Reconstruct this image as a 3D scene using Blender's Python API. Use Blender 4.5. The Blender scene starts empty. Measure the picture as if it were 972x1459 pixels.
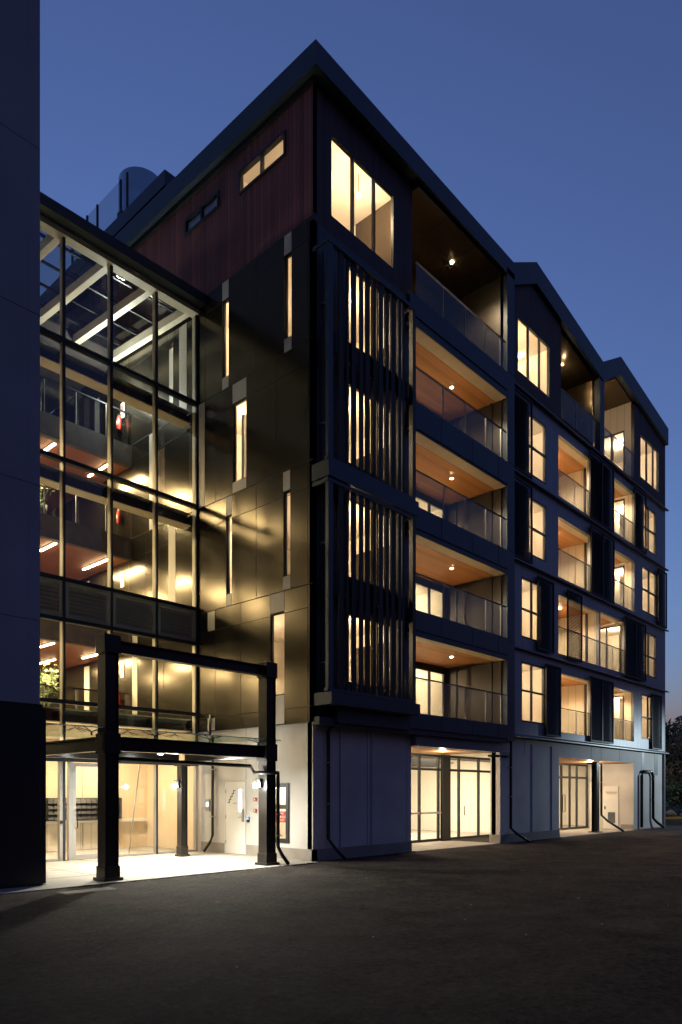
import bpy, bmesh, math, random
from mathutils import Vector
random.seed(7)
S = bpy.context.scene
COL = S.collection
rad = math.radians

# ------------------------------------------------------------------ render / camera / world
S.render.engine = 'CYCLES'
S.cycles.use_denoising = True
S.cycles.max_bounces = 10
S.cycles.transparent_max_bounces = 24
S.cycles.diffuse_bounces = 4
S.cycles.glossy_bounces = 4
S.cycles.sample_clamp_indirect = 4
S.cycles.caustics_reflective = False
S.cycles.caustics_refractive = False
S.view_settings.view_transform = 'Standard'
S.view_settings.look = 'None'
S.view_settings.exposure = 5.0
LF = .079      # lamp level against the dusk sky (the picture is a long exposure)
S.view_settings.gamma = 1

cam = bpy.data.cameras.new('camera')
co = bpy.data.objects.new('camera', cam); COL.objects.link(co)
co.location = (-12.80, -12.72, 1.72)
co.rotation_euler = (rad(90), 0, math.atan2(.67692, .73606) - rad(90))
cam.sensor_fit = 'VERTICAL'; cam.sensor_height = 36; cam.sensor_width = 24
cam.lens = 1033.0 / 1459 * 36
cam.shift_y = (1130 - 729.5) / 1459
cam.clip_end = 2000
S.camera = co

W = bpy.data.worlds.new('World'); S.world = W; W.use_nodes = True
wn = W.node_tree
bg = wn.nodes['Background']
sky = wn.nodes.new('ShaderNodeTexSky'); sky.sky_type = 'NISHITA'; sky.sun_disc = False
SUN_EL, SUN_ROT = rad(-3.0), rad(30)
sky.sun_elevation = SUN_EL; sky.sun_rotation = SUN_ROT
sky.air_density = 1.55; sky.dust_density = 0.1; sky.ozone_density = 4.0; sky.altitude = 0
hsv = wn.nodes.new('ShaderNodeHueSaturation'); hsv.inputs['Saturation'].default_value = .93; hsv.inputs['Hue'].default_value = .488
wn.links.new(sky.outputs[0], hsv.inputs['Color']); wn.links.new(hsv.outputs[0], bg.inputs[0])
bg.inputs[1].default_value = 0.15

# ------------------------------------------------------------------ materials
def newmat(name):
    m = bpy.data.materials.new(name); m.use_nodes = True
    return m, m.node_tree, m.node_tree.nodes['Principled BSDF']
def pr(name, col, rough=.6, metal=0., spec=.5, noise=0., nscale=3., bump=0., bscale=40., rvar=0.):
    m, t, b = newmat(name)
    b.inputs['Base Color'].default_value = (*col, 1); b.inputs['Roughness'].default_value = rough
    b.inputs['Metallic'].default_value = metal; b.inputs['Specular IOR Level'].default_value = spec
    if noise or bump or rvar:
        tc = t.nodes.new('ShaderNodeTexCoord')
        n = t.nodes.new('ShaderNodeTexNoise'); n.inputs['Scale'].default_value = nscale; n.inputs['Detail'].default_value = 6
        t.links.new(tc.outputs['Object'], n.inputs['Vector'])
        if noise:
            mr = t.nodes.new('ShaderNodeMapRange'); mr.inputs[1].default_value = .3; mr.inputs[2].default_value = .7
            mr.inputs[3].default_value = 1 - noise; mr.inputs[4].default_value = 1 + noise
            t.links.new(n.outputs[0], mr.inputs[0])
            mx = t.nodes.new('ShaderNodeVectorMath'); mx.operation = 'SCALE'; mx.inputs[0].default_value = col
            t.links.new(mr.outputs[0], mx.inputs['Scale']); t.links.new(mx.outputs[0], b.inputs['Base Color'])
        if rvar:
            mr2 = t.nodes.new('ShaderNodeMapRange'); mr2.inputs[3].default_value = rough - rvar; mr2.inputs[4].default_value = rough + rvar
            t.links.new(n.outputs[0], mr2.inputs[0]); t.links.new(mr2.outputs[0], b.inputs['Roughness'])
        if bump:
            n2 = t.nodes.new('ShaderNodeTexNoise'); n2.inputs['Scale'].default_value = bscale; n2.inputs['Detail'].default_value = 4
            t.links.new(tc.outputs['Object'], n2.inputs['Vector'])
            bp = t.nodes.new('ShaderNodeBump'); bp.inputs['Strength'].default_value = bump; bp.inputs['Distance'].default_value = .02
            t.links.new(n2.outputs[0], bp.inputs['Height']); t.links.new(bp.outputs[0], b.inputs['Normal'])
    return m
def boards(name, col, pitch, axis='sum', rough=.6, metal=0., var=.25, groove=.10, seam=.25, depth=.012, streak=0.):
    """vertical boards (axis sum = x+y, so it works on both faces) with seams and board to board variation"""
    m, t, b = newmat(name)
    b.inputs['Roughness'].default_value = rough; b.inputs['Metallic'].default_value = metal
    L = t.links.new
    def math_(op, *v):
        n = t.nodes.new('ShaderNodeMath'); n.operation = op
        for i, x in enumerate(v):
            if isinstance(x, (int, float)): n.inputs[i].default_value = x
            else: L(x, n.inputs[i])
        return n.outputs[0]
    tc = t.nodes.new('ShaderNodeTexCoord'); sp = t.nodes.new('ShaderNodeSeparateXYZ'); L(tc.outputs['Object'], sp.inputs[0])
    if axis == 'sum': u = math_('ADD', sp.outputs[0], sp.outputs[1])
    else: u = sp.outputs['XYZ'.index(axis)]
    u = math_('DIVIDE', u, pitch)
    fl = math_('FLOOR', u); fr = math_('FRACT', u)
    g = math_('LESS_THAN', fr, groove)
    wn_ = t.nodes.new('ShaderNodeTexWhiteNoise'); wn_.noise_dimensions = '1D'; L(fl, wn_.inputs['W'])
    br = math_('MULTIPLY_ADD', wn_.outputs['Value'], 2 * var, 1 - var)
    if streak:
        mp = t.nodes.new('ShaderNodeMapping'); mp.inputs['Scale'].default_value = (30, 30, 1.2) if axis != 'Y' else (1.5, 40, 40)
        L(tc.outputs['Object'], mp.inputs[0])
        nz = t.nodes.new('ShaderNodeTexNoise'); nz.inputs['Scale'].default_value = 1; nz.inputs['Detail'].default_value = 5
        L(mp.outputs[0], nz.inputs['Vector'])
        br = math_('MULTIPLY', br, math_('MULTIPLY_ADD', nz.outputs[0], 2 * streak, 1 - streak))
    br = math_('MULTIPLY', br, math_('SUBTRACT', 1., math_('MULTIPLY', g, 1 - seam)))
    mx = t.nodes.new('ShaderNodeVectorMath'); mx.operation = 'SCALE'; mx.inputs[0].default_value = col
    L(br, mx.inputs['Scale']); L(mx.outputs[0], b.inputs['Base Color'])
    bp = t.nodes.new('ShaderNodeBump'); bp.inputs['Strength'].default_value = .6; bp.inputs['Distance'].default_value = depth
    L(math_('SUBTRACT', 1., g), bp.inputs['Height']); L(bp.outputs[0], b.inputs['Normal'])
    return m
def glass(name, tint=(.93, .95, .94), refl=.07, rough=.0, frn=.55):
    """thin pane: lets light straight through, mirrors a little, more at a grazing angle"""
    m = bpy.data.materials.new(name); m.use_nodes = True; t = m.node_tree; t.nodes.clear(); L = t.links.new
    o = t.nodes.new('ShaderNodeOutputMaterial'); mix = t.nodes.new('ShaderNodeMixShader')
    tr = t.nodes.new('ShaderNodeBsdfTransparent'); tr.inputs[0].default_value = (*tint, 1)
    gl = t.nodes.new('ShaderNodeBsdfGlossy'); gl.inputs['Roughness'].default_value = rough
    lw = t.nodes.new('ShaderNodeLayerWeight'); lw.inputs[0].default_value = .25
    mr = t.nodes.new('ShaderNodeMapRange'); mr.inputs[3].default_value = refl; mr.inputs[4].default_value = refl + frn
    pw = t.nodes.new('ShaderNodeMath'); pw.operation = 'POWER'; pw.inputs[1].default_value = 2.5
    L(lw.outputs['Facing'], pw.inputs[0]); L(pw.outputs[0], mr.inputs[0]); L(mr.outputs[0], mix.inputs[0])
    L(tr.outputs[0], mix.inputs[1]); L(gl.outputs[0], mix.inputs[2]); L(mix.outputs[0], o.inputs[0])
    return m
def emis(name, col, s):
    m, t, b = newmat(name)
    b.inputs['Base Color'].default_value = (0, 0, 0, 1)
    b.inputs['Emission Color'].default_value = (*col, 1); b.inputs['Emission Strength'].default_value = s * LF
    return m

M = {}
M['panel'] = pr('satin_dark_panel', (.088, .076, .056), .20, .84, noise=.12, nscale=.5, bump=.03, bscale=.7, rvar=.05)
M['panel_front'] = pr('dark_blue_grey_panel', (.05, .06, .078), .45, .2, noise=.12, nscale=1.2, bump=.01, bscale=2)
M['joint'] = pr('joint_black', (.008, .008, .008), .8)
M['jointlit'] = pr('joint_edge_metal', (.2, .18, .13), .3, .8)
M['pale'] = pr('pale_infill_panel', (.50, .47, .42), .5, 0, noise=.06, nscale=4)
M['wood'] = boards('redwood_cladding', (.27, .098, .078), .14, var=.28, groove=.09, seam=.25, streak=.25)
M['darkwood'] = boards('dark_stained_cladding', (.085, .048, .044), .14, var=.22, groove=.09, seam=.3, streak=.2)
M['fascia'] = pr('dark_metal_fascia', (.055, .075, .10), .42, .4, noise=.08, nscale=1.5, bump=.01, bscale=2)
M['sidepanel'] = pr('dark_side_panel', (.034, .029, .022), .38, .3, noise=.08, nscale=.8, bump=.01, bscale=1)
M['bronze'] = pr('bronze_soffit', (.11, .082, .05), .22, .7, noise=.06, nscale=.8, bump=.01, bscale=1)
M['base'] = pr('pale_painted_base', (.55, .53, .50), .6, 0, noise=.13, nscale=.9, bump=.03, bscale=90)
M['plinth'] = pr('plinth_grey_render', (.30, .27, .23), .8, 0, noise=.12, nscale=3)
M['cladding'] = boards('grey_blue_ribbed_metal', (.36, .385, .42), .165, rough=.45, metal=.2, var=.06, groove=.16, seam=.55, depth=.03)
M['trim'] = pr('trim_grey_metal', (.20, .22, .25), .4, .25, noise=.06)
M['black'] = pr('black_powdercoat', (.010, .010, .010), .45, .0, noise=.15, nscale=5)
M['shutter'] = pr('shutter_black', (.010, .010, .011), .55, .0, noise=.1, nscale=4)
M['frame'] = pr('window_frame_charcoal', (.022, .024, .028), .4, .3)
M['alu'] = pr('natural_aluminium', (.42, .41, .39), .4, .6)
M['louvre'] = pr('louvre_grey_brown', (.34, .30, .25), .5, .1, noise=.06)
M['cream'] = pr('cream_painted_steel', (.62, .55, .42), .5, 0, noise=.05)
M['lobbywall'] = pr('lobby_ply_lining', (.72, .58, .40), .6, 0, noise=.05, nscale=1.5)
M['plaster'] = pr('room_plaster', (.74, .70, .63), .85, 0, noise=.03, nscale=1)
M['floor'] = boards('room_floor_oak', (.30, .20, .12), .18, axis='X', rough=.4, var=.15, groove=.03, streak=.2)
M['timber'] = boards('timber_soffit', (.50, .235, .085), .13, axis='Y', rough=.5, var=.14, groove=.05, seam=.6, depth=.004, streak=.22)
M['deckwood'] = pr('stained_plywood_soffit', (.30, .115, .060), .5, 0, noise=.12, nscale=1.5)
M['loggia'] = boards('loggia_panel', (.68, .60, .48), .34, rough=.5, var=.03, groove=.035, seam=.35, depth=.006)
M['slab'] = pr('dark_concrete_upstand', (.075, .062, .052), .75, 0, noise=.25, nscale=2.5)
M['concrete'] = pr('concrete_paving', (.34, .315, .27), .75, 0, noise=.14, nscale=2.2, bump=.05, bscale=120)
M['glass'] = glass('window_glass')
M['curtain'] = glass('curtain_wall_glass', (.86, .88, .84), .09, 0, .5)
M['glassedge'] = pr('green_glass_edge', (.6, .8, .7), .3)
M['balu'] = glass('balustrade_glass', (.80, .83, .84), .06, 0, .45)
M['greenglass'] = glass('canopy_glass', (.62, .78, .70), .10, .02, .6)
M['skyglass'] = glass('skylight_glass', (.55, .58, .60), .10, 0, .6)
M['steel'] = pr('black_painted_steel', (.022, .019, .017), .32, .3, noise=.2, nscale=4, bump=.05, bscale=18)
M['white'] = pr('white_paint', (.74, .72, .67), .45, 0, noise=.03)
M['leftwall'] = pr('left_wall_paint', (.36, .36, .385), .55, 0, noise=.10, nscale=.6, bump=.015, bscale=30)
M['leftbase'] = boards('left_plinth_black', (.012, .012, .013), .45, rough=.45, var=.1, groove=.02)
M['red'] = pr('red_paint', (.48, .035, .025), .35)
M['rubber'] = pr('black_rubber', (.02, .02, .02), .6)
M['downlight'] = emis('lamp_glow_warm', (1, .72, .38), 160)
M['bar'] = emis('lamp_bar_warm', (1, .76, .42), 40)
M['cool'] = emis('lamp_glow_cool', (.95, 1, .93), 160)
M['ledblue'] = emis('reader_led_blue', (.1, .25, 1), 3)
M['litpane'] = emis('lit_screen_and_pane', (.8, .85, 1), 1.2)
M['drum'] = pr('blue_grey_drum', (.45, .68, .85), .25, .3, noise=.05)
M['bark'] = pr('pale_bark', (.36, .31, .25), .85, 0, noise=.3, nscale=6, bump=.3, bscale=20)
M['leafd'] = pr('leaf_dark_green', (.045, .085, .032), .6, 0, noise=.4, nscale=2)
M['leafb'] = pr('leaf_olive_brown', (.12, .095, .035), .65, 0, noise=.4, nscale=2)
M['leafp'] = pr('leaf_purple_brown', (.075, .05, .045), .65, 0, noise=.4, nscale=2)
M['leafi'] = pr('leaf_indoor', (.16, .26, .05), .5, 0, noise=.3, nscale=5)
M['rock'] = pr('rock_grey', (.22, .20, .17), .9, 0, noise=.3, nscale=3, bump=.4, bscale=6)
M['yellow'] = pr('yellow_paint', (.62, .42, .06), .6)
M['soil'] = pr('bark_mulch', (.10, .065, .035), .9, 0, noise=.4, nscale=8, bump=.4, bscale=30)
M['deadleaf'] = pr('fallen_leaf', (.34, .24, .11), .8, 0, noise=.3, nscale=9)

# asphalt: fine aggregate, broad patches, a few trowel-like seams
m, t, b = newmat('asphalt'); L = t.links.new
tc = t.nodes.new('ShaderNodeTexCoord')
def nz(scale, det=5, rough=.6):
    n = t.nodes.new('ShaderNodeTexNoise'); n.inputs['Scale'].default_value = scale; n.inputs['Detail'].default_value = det
    n.inputs['Roughness'].default_value = rough; L(tc.outputs['Object'], n.inputs['Vector']); return n.outputs[0]
big, mid, fine = nz(.35, 6, .7), nz(1.6, 6, .7), nz(11., 8, .9)
ad = t.nodes.new('ShaderNodeMath'); ad.operation = 'ADD'; L(big, ad.inputs[0]); L(mid, ad.inputs[1])
ad2 = t.nodes.new('ShaderNodeMath'); ad2.operation = 'MULTIPLY_ADD'; L(fine, ad2.inputs[0]); ad2.inputs[1].default_value = 2.6; L(ad.outputs[0], ad2.inputs[2])
cr = t.nodes.new('ShaderNodeMapRange'); cr.inputs[1].default_value = 1.98; cr.inputs[2].default_value = 2.7; cr.inputs[3].default_value = .12; cr.inputs[4].default_value = 2.2
L(ad2.outputs[0], cr.inputs[0])
mx = t.nodes.new('ShaderNodeVectorMath'); mx.operation = 'SCALE'; mx.inputs[0].default_value = (.042, .036, .0325)
L(cr.outputs[0], mx.inputs['Scale']); L(mx.outputs[0], b.inputs['Base Color'])
b.inputs['Roughness'].default_value = .92; b.inputs['Specular IOR Level'].default_value = .12
bp = t.nodes.new('ShaderNodeBump'); bp.inputs['Strength'].default_value = 1.0; bp.inputs['Distance'].default_value = .05
L(fine, bp.inputs['Height']); L(bp.outputs[0], b.inputs['Normal'])
M['asphalt'] = m

# ------------------------------------------------------------------ mesh builder
def wloc(o):
    v = Vector((0, 0, 0))
    while o: v += o.location; o = o.parent
    return v
class MB:
    def __init__(s): s.v = []; s.f = []; s.mi = []; s.mats = []; s.sm = []
    def mat(s, k):
        if k not in s.mats: s.mats.append(k)
        return s.mats.index(k)
    def poly(s, pts, k, smooth=False):
        n = len(s.v); s.v += [tuple(p) for p in pts]; s.f.append(tuple(range(n, n + len(pts)))); s.mi.append(s.mat(k)); s.sm.append(smooth); return s
    def box(s, x0, x1, y0, y1, z0, z1, k, skip=''):
        if x0 > x1: x0, x1 = x1, x0
        if y0 > y1: y0, y1 = y1, y0
        if z0 > z1: z0, z1 = z1, z0
        n = len(s.v); s.v += [(x0, y0, z0), (x1, y0, z0), (x1, y1, z0), (x0, y1, z0), (x0, y0, z1), (x1, y0, z1), (x1, y1, z1), (x0, y1, z1)]
        for nm, q in (('b', (0, 3, 2, 1)), ('t', (4, 5, 6, 7)), ('s', (0, 1, 5, 4)), ('e', (1, 2, 6, 5)), ('n', (2, 3, 7, 6)), ('w', (3, 0, 4, 7))):
            if nm in skip: continue
            s.f.append(tuple(n + i for i in q)); s.mi.append(s.mat(k)); s.sm.append(False)
        return s
    def prism(s, pts, d, k):
        """closed polygon pts (3d, planar), extruded by vector d"""
        n = len(pts); d = Vector(d); a = [Vector(p) for p in pts]; c = [p + d for p in a]
        nrm = (a[1] - a[0]).cross(a[2] - a[1])
        if nrm.dot(d) > 0: a.reverse(); c.reverse()
        s.poly(a, k); s.poly(list(reversed(c)), k)
        for i in range(n):
            j = (i + 1) % n; s.poly([a[j], a[i], c[i], c[j]], k)
        return s
    def tube(s, pts, r, k, n=10, cap=True):
        pts = [Vector(p) for p in pts]; rr = r if isinstance(r, (list, tuple)) else [r] * len(pts)
        rings = []; up = Vector((0, 0, 1))
        for i, p in enumerate(pts):
            tdir = (pts[min(i + 1, len(pts) - 1)] - pts[max(i - 1, 0)]).normalized()
            a = tdir.cross(up if abs(tdir.z) < .95 else Vector((1, 0, 0))).normalized(); bb = tdir.cross(a)
            base = len(s.v)
            for q in range(n):
                an = 2 * math.pi * q / n; s.v.append(tuple(p + (a * math.cos(an) + bb * math.sin(an)) * rr[i]))
            rings.append(base)
        for i in range(len(rings) - 1):
            for q in range(n):
                q2 = (q + 1) % n
                s.f.append((rings[i] + q2, rings[i] + q, rings[i + 1] + q, rings[i + 1] + q2)); s.mi.append(s.mat(k)); s.sm.append(True)
        if cap:
            s.f.append(tuple(rings[0] + q for q in range(n))); s.mi.append(s.mat(k)); s.sm.append(False)
            s.f.append(tuple(rings[-1] + q for q in reversed(range(n)))); s.mi.append(s.mat(k)); s.sm.append(False)
        return s
    def lathe(s, c, prof, k, n=20):
        return s.tube([(c[0], c[1], c[2] + z) for r, z in prof], [max(r, .001) for r, z in prof], k, n)
    def build(s, name, parent=None, loc=None, bevel=0):
        me = bpy.data.meshes.new(name)
        off = wloc(parent) if parent else Vector(loc or (0, 0, 0))
        me.from_pydata([tuple(Vector(p) - off) for p in s.v], [], s.f)
        for k in s.mats: me.materials.append(M[k])
        me.polygons.foreach_set('material_index', s.mi); me.polygons.foreach_set('use_smooth', s.sm); me.update()
        o = bpy.data.objects.new(name, me); COL.objects.link(o)
        if parent: o.parent = parent
        else: o.location = off
        if bevel:
            md = o.modifiers.new('bevel', 'BEVEL'); md.width = bevel; md.segments = 2; md.limit_method = 'ANGLE'
        return o
def tag(o, label, cat, group=None, kind=None):
    o['label'] = label; o['category'] = cat
    if group: o['group'] = group
    if kind: o['kind'] = kind
    return o
def struct(o): o['kind'] = 'structure'; return o
def thing(name, loc, label, cat, group=None):
    o = bpy.data.objects.new(name, None); COL.objects.link(o); o.location = loc; o.empty_display_size = .3
    return tag(o, label, cat, group)
def bx(name, parent, x0, x1, y0, y1, z0, z1, k, bevel=0):
    return MB().box(x0, x1, y0, y1, z0, z1, k).build(name, parent, bevel=bevel)
def light(kind, loc, power, col=(1, .72, .43), size=.1, rot=None, sy=None, spot=None, spread=None):
    l = bpy.data.lights.new('lamp', kind); l.energy = power * LF; l.color = col
    if kind == 'AREA':
        l.size = size
        if sy: l.shape = 'RECTANGLE'; l.size_y = sy
        if spread: l.spread = rad(spread)
    elif kind == 'SPOT': l.spot_size = rad(spot or 120); l.spot_blend = .6; l.shadow_soft_size = size
    elif kind == 'POINT': l.shadow_soft_size = size
    o = bpy.data.objects.new('lamp', l); COL.objects.link(o); o.location = loc
    if rot: o.rotation_euler = rot
    return o

def wall(axis, pos, th, u0, u1, z0, z1, holes, kout, kin='plaster', kside=None):
    """slab with rectangular openings. axis 'x': plane x=pos facing -x, thickness to +x; axis 'y' likewise. returns MB"""
    mb = MB(); kside = kside or kout
    us = sorted({u0, u1, *[h[i] for h in holes for i in (0, 1) if u0 < h[i] < u1]})
    zs = sorted({z0, z1, *[h[i] for h in holes for i in (2, 3) if z0 < h[i] < z1]})
    def solid(i, j):
        if i < 0 or j < 0 or i >= len(us) - 1 or j >= len(zs) - 1: return False
        cu = (us[i] + us[i + 1]) / 2; cz = (zs[j] + zs[j + 1]) / 2
        return not any(h[0] < cu < h[1] and h[2] < cz < h[3] for h in holes)
    def P(u, d, z): return (pos + d, u, z) if axis == 'x' else (u, pos + d, z)
    for i in range(len(us) - 1):
        for j in range(len(zs) - 1):
            if not solid(i, j): continue
            a, b_, c, d = us[i], us[i + 1], zs[j], zs[j + 1]
            mb.poly([P(a, 0, c), P(b_, 0, c), P(b_, 0, d), P(a, 0, d)], kout)
            mb.poly([P(a, th, d), P(b_, th, d), P(b_, th, c), P(a, th, c)], kin)
            if not solid(i - 1, j): mb.poly([P(a, th, c), P(a, 0, c), P(a, 0, d), P(a, th, d)], kside)
            if not solid(i + 1, j): mb.poly([P(b_, 0, c), P(b_, th, c), P(b_, th, d), P(b_, 0, d)], kside)
            if not solid(i, j - 1): mb.poly([P(a, th, c), P(b_, th, c), P(b_, 0, c), P(a, 0, c)], kside)
            if not solid(i, j + 1): mb.poly([P(a, 0, d), P(b_, 0, d), P(b_, th, d), P(a, th, d)], kside)
    return mb
def window(parent, axis, pos, u0, u1, z0, z1, vs=(), hs=(), fw=.05, depth=.08, rec=.03, k='frame', kg='glass', name='window', proud=0.):
    mb = MB(); g = MB()
    def B(a, b_, c, d, d0=0., d1=depth, kk=k):
        if axis == 'x': mb.box(pos + rec + d0, pos + rec + d1, a, b_, c, d, kk)
        else: mb.box(a, b_, pos + rec + d0, pos + rec + d1, c, d, kk)
    e = .002
    B(u0 + e, u0 + fw, z0 + e, z1 - e, -proud); B(u1 - fw, u1 - e, z0 + e, z1 - e, -proud)
    B(u0 + fw, u1 - fw, z0 + e, z0 + fw, .001 - proud); B(u0 + fw, u1 - fw, z1 - fw, z1 - e, .001 - proud)
    for v in vs: B(v - fw * .5, v + fw * .5, z0 + fw, z1 - fw, .004)
    for h in hs:
        prev = u0 + fw
        for v in list(vs) + [u1 - fw + fw * .5]:
            B(prev, v - fw * .5, h - fw * .5, h + fw * .5, .006); prev = v + fw * .5
    o = mb.build(name, parent)
    c = pos + rec + depth * .6
    if axis == 'x': g.poly([(c, u1 - fw, z0 + fw), (c, u0 + fw, z0 + fw), (c, u0 + fw, z1 - fw), (c, u1 - fw, z1 - fw)], kg)
    else: g.poly([(u0 + fw, c, z0 + fw), (u1 - fw, c, z0 + fw), (u1 - fw, c, z1 - fw), (u0 + fw, c, z1 - fw)], kg)
    g.build('pane', o)
    return o
def room(parent, x0, x1, y0, y1, z0, z1, open_='', kw='plaster', kf='floor', kc='plaster', extra=None, name='room_interior'):
    mb = MB()
    mb.poly([(x0, y0, z0), (x1, y0, z0), (x1, y1, z0), (x0, y1, z0)], kf)
    mb.poly([(x0, y1, z1), (x1, y1, z1), (x1, y0, z1), (x0, y0, z1)], kc)
    if 'w' not in open_: mb.poly([(x0, y0, z0), (x0, y1, z0), (x0, y1, z1), (x0, y0, z1)], kw)
    if 'e' not in open_: mb.poly([(x1, y1, z0), (x1, y0, z0), (x1, y0, z1), (x1, y1, z1)], kw)
    if 's' not in open_: mb.poly([(x0, y0, z1), (x1, y0, z1), (x1, y0, z0), (x0, y0, z0)], kw)
    if 'n' not in open_: mb.poly([(x0, y1, z0), (x1, y1, z0), (x1, y1, z1), (x0, y1, z1)], kw)
    if extra: extra(mb)
    return mb.build(name, parent)
def balustrade(parent, x0, x1, y, z0, z1, posts, rail=True):
    g = MB(); g.box(x0, x1, y, y + .012, z0, z1 - .02, 'balu')
    o = g.build('balustrade', parent)
    r = MB()
    for p in posts: r.box(p - .008, p + .008, y - .012, y + .024, z0, z1 - .03, 'alu')
    if rail: r.box(x0, x1, y - .018, y + .03, z1 - .03, z1, 'frame')
    r.build('rail', o) if parent.parent is None else None
    return o

# ================================================================== GROUND
mb = MB(); mb.poly([(-500, -500, 0), (600, -500, 0), (600, 600, 0), (-500, 600, 0)], 'asphalt')
struct(mb.build('asphalt_ground'))
mb = MB()
mb.box(-30, -.02, -.2, .44, -.1, .020, 'concrete'); mb.box(-6.56, .13, .44, 4.72, -.1, .020, 'concrete', skip='s')
mb.box(4.26, 9.0, -.02, 2.3, -.1, .018, 'concrete'); mb.box(13.62, 21.28, -.02, 2.4, -.1, .018, 'concrete')
for x in (-5.2, -3.7, -2.2, -.9): mb.box(x - .006, x + .006, -.19, 4.7, .020, .0225, 'slab')
for y in (1.25, 2.7): mb.box(-6.55, .11, y - .006, y + .006, .0226, .0245, 'slab')
mb.box(-6.5, -.1, -.222, -.2, -.05, .012, 'joint')
struct(mb.build('concrete_pavement'))
mb = MB(); prev = None
for i in range(73):
    a = i / 72 * 2 * math.pi; r_ = 330; h = 15 + 6 * math.sin(a * 3 + 1) + 3 * math.sin(a * 11) + 1.5 * math.sin(a * 29)
    q = ((r_ * math.cos(a), r_ * math.sin(a), -1), ((r_ + 15) * math.cos(a), (r_ + 15) * math.sin(a), h), ((r_ + 60) * math.cos(a), (r_ + 60) * math.sin(a), h * 1.15))
    if prev:
        mb.poly([q[0], prev[0], prev[1], q[1]], 'leafd'); mb.poly([q[1], prev[1], prev[2], q[2]], 'leafd')
    prev = q
struct(mb.build('added_ridge'))  # ridge added all round to block the orange glow at the horizon
# verge + kerb beyond the building
mb = MB()
mb.poly([(30, 8.2, .06), (120, -48, .06), (180, 40, .06), (60, 60, .06)], 'soil')
struct(mb.build('planted_verge'))
mb = MB(); kd = Vector((90, -56.2)).normalized()
n = 40
for i in range(n):
    a = Vector((30, 8.2)) + kd * (i * 1.6); b_ = a + kd * 1.58; w = Vector((-kd.y, kd.x)) * .18
    kk = 'yellow' if i % 2 else 'concrete'
    mb.prism([(a.x, a.y, 0), (b_.x, b_.y, 0), (b_.x - w.x * -1, b_.y + w.y, 0), (a.x + w.x, a.y + w.y, 0)], (0, 0, .14), kk)
struct(mb.build('kerb'))

# ================================================================== MAIN BUILDING
BL = thing('apartment_building', (0, 0, 0), 'dark clad apartment block of six storeys with lit windows, balconies and folded roof', 'building')
LV = {1: 3.85, 2: 6.95, 3: 10.03, 4: 13.08, 5: 16.12}

# ---- left face (plane x=0): satin dark panels with tall slot windows
slots = [(.77, 1.04, 13.44, 15.60), (3.32, 3.60, 13.42, 15.60), (2.56, 3.14, 10.35, 12.53), (.82, 1.08, 7.32, 9.51), (3.18, 3.44, 7.29, 9.50), (1.04, 1.59, 4.27, 6.43)]
wm = wall('x', 0, .14, 0, 22, 3.5, 16.12, slots, 'panel', 'plaster', 'frame')
for zz in (6.95, 10.03, 13.08):
    wm.box(-.004, 0, 0, 22, zz - .012, zz + .012, 'joint')
for zz in (3.89, 6.37, 9.37, 12.49, 15.59):
    wm.box(-.003, 0, 0, 22, zz - .007, zz + .007, 'joint')
VJ = {(3.5, 6.95): (.18, 2.79, 3.93, 6.5, 9.4), (6.95, 10.03): (.18, 2.15, 4.75, 7.5, 10.1), (10.03, 13.08): (.17, 1.36, 3.9, 6.6, 9.2), (13.08, 16.12): (.18, 2.16, 4.4, 7.0, 9.6)}
for (a, b_), vv in VJ.items():
    for v in vv: wm.box(-.003, 0, v - .007, v + .007, a + .02, b_ - .02, 'joint')
wm.build('left_facade_panels', BL)
for (a, b_, c, d) in slots:
    window(BL, 'x', 0, a, b_, c, d, fw=.03, rec=.05, name='slot_window', depth=.06)
pales = [(.77, 1.04, 15.6, 16.10), (.77, 1.04, 13.09, 13.43), (3.32, 3.6, 15.6, 16.10), (3.32, 3.6, 13.09, 13.41), (2.56, 3.14, 12.54, 13.06), (2.56, 3.14, 10.05, 10.34),
         (.82, 1.08, 9.52, 10.01), (.82, 1.08, 6.97, 7.31), (3.18, 3.44, 9.51, 10.01), (3.18, 3.44, 6.97, 7.28), (1.04, 1.59, 6.44, 6.93), (1.04, 1.40, 3.52, 4.26),
         (3.95, 4.27, 6.38, 6.92), (3.95, 4.27, 3.52, 3.87), (4.42, 4.70, 10.05, 13.06), (5.3, 5.68, 13.1, 15.75), (6.0, 6.2, 13.3, 15.3),
         (5.88, 6.24, 6.97, 10.0), (6.94, 7.3, 10.05, 13.06), (8.0, 8.3, 3.9, 6.93), (11.1, 11.45, 7.0, 9.2), (11.1, 11.45, 3.95, 6.2), (10.4, 10.7, 13.1, 15.4)]
for (a, b_, c, d) in pales:
    bx('infill_panel', BL, -.006, 0, a, b_, c, d, 'pale')

# ---- ground floor, left face + right face of block one
door_h = (2.72, 3.62, .02, 2.04)
gw_l = (.98, 1.95, .42, 1.98)
wb = wall('x', .12, .16, .12, 8.3, 0, 3.5, [door_h, gw_l], 'base', 'plaster')
wb.box(.10, .12, .12, 2.68, 0, .30, 'plinth'); wb.box(.10, .12, 3.66, 4.74, 0, .30, 'plinth')
wb.box(.116, .12, 2.70, 2.715, 2.08, 3.5, 'trim')
wb.build('ground_wall', BL)
dm = MB(); dm.box(.11, .16, 2.76, 3.58, .03, 2.0, 'white', skip='')
dm.box(.10, .2, 2.72, 2.757, .02, 2.04, 'white'); dm.box(.10, .2, 3.583, 3.62, .02, 2.04, 'white'); dm.box(.10, .2, 2.757, 3.583, 2.003, 2.04, 'white')
dr = dm.build('stair_door', BL)
MB().box(.1, .11, 2.88, 3.02, 1.2, 1.83, 'downlight' if False else 'litpane').build('vision_panel', dr)  # glowing surface stands in for the lit space behind the pane
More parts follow.
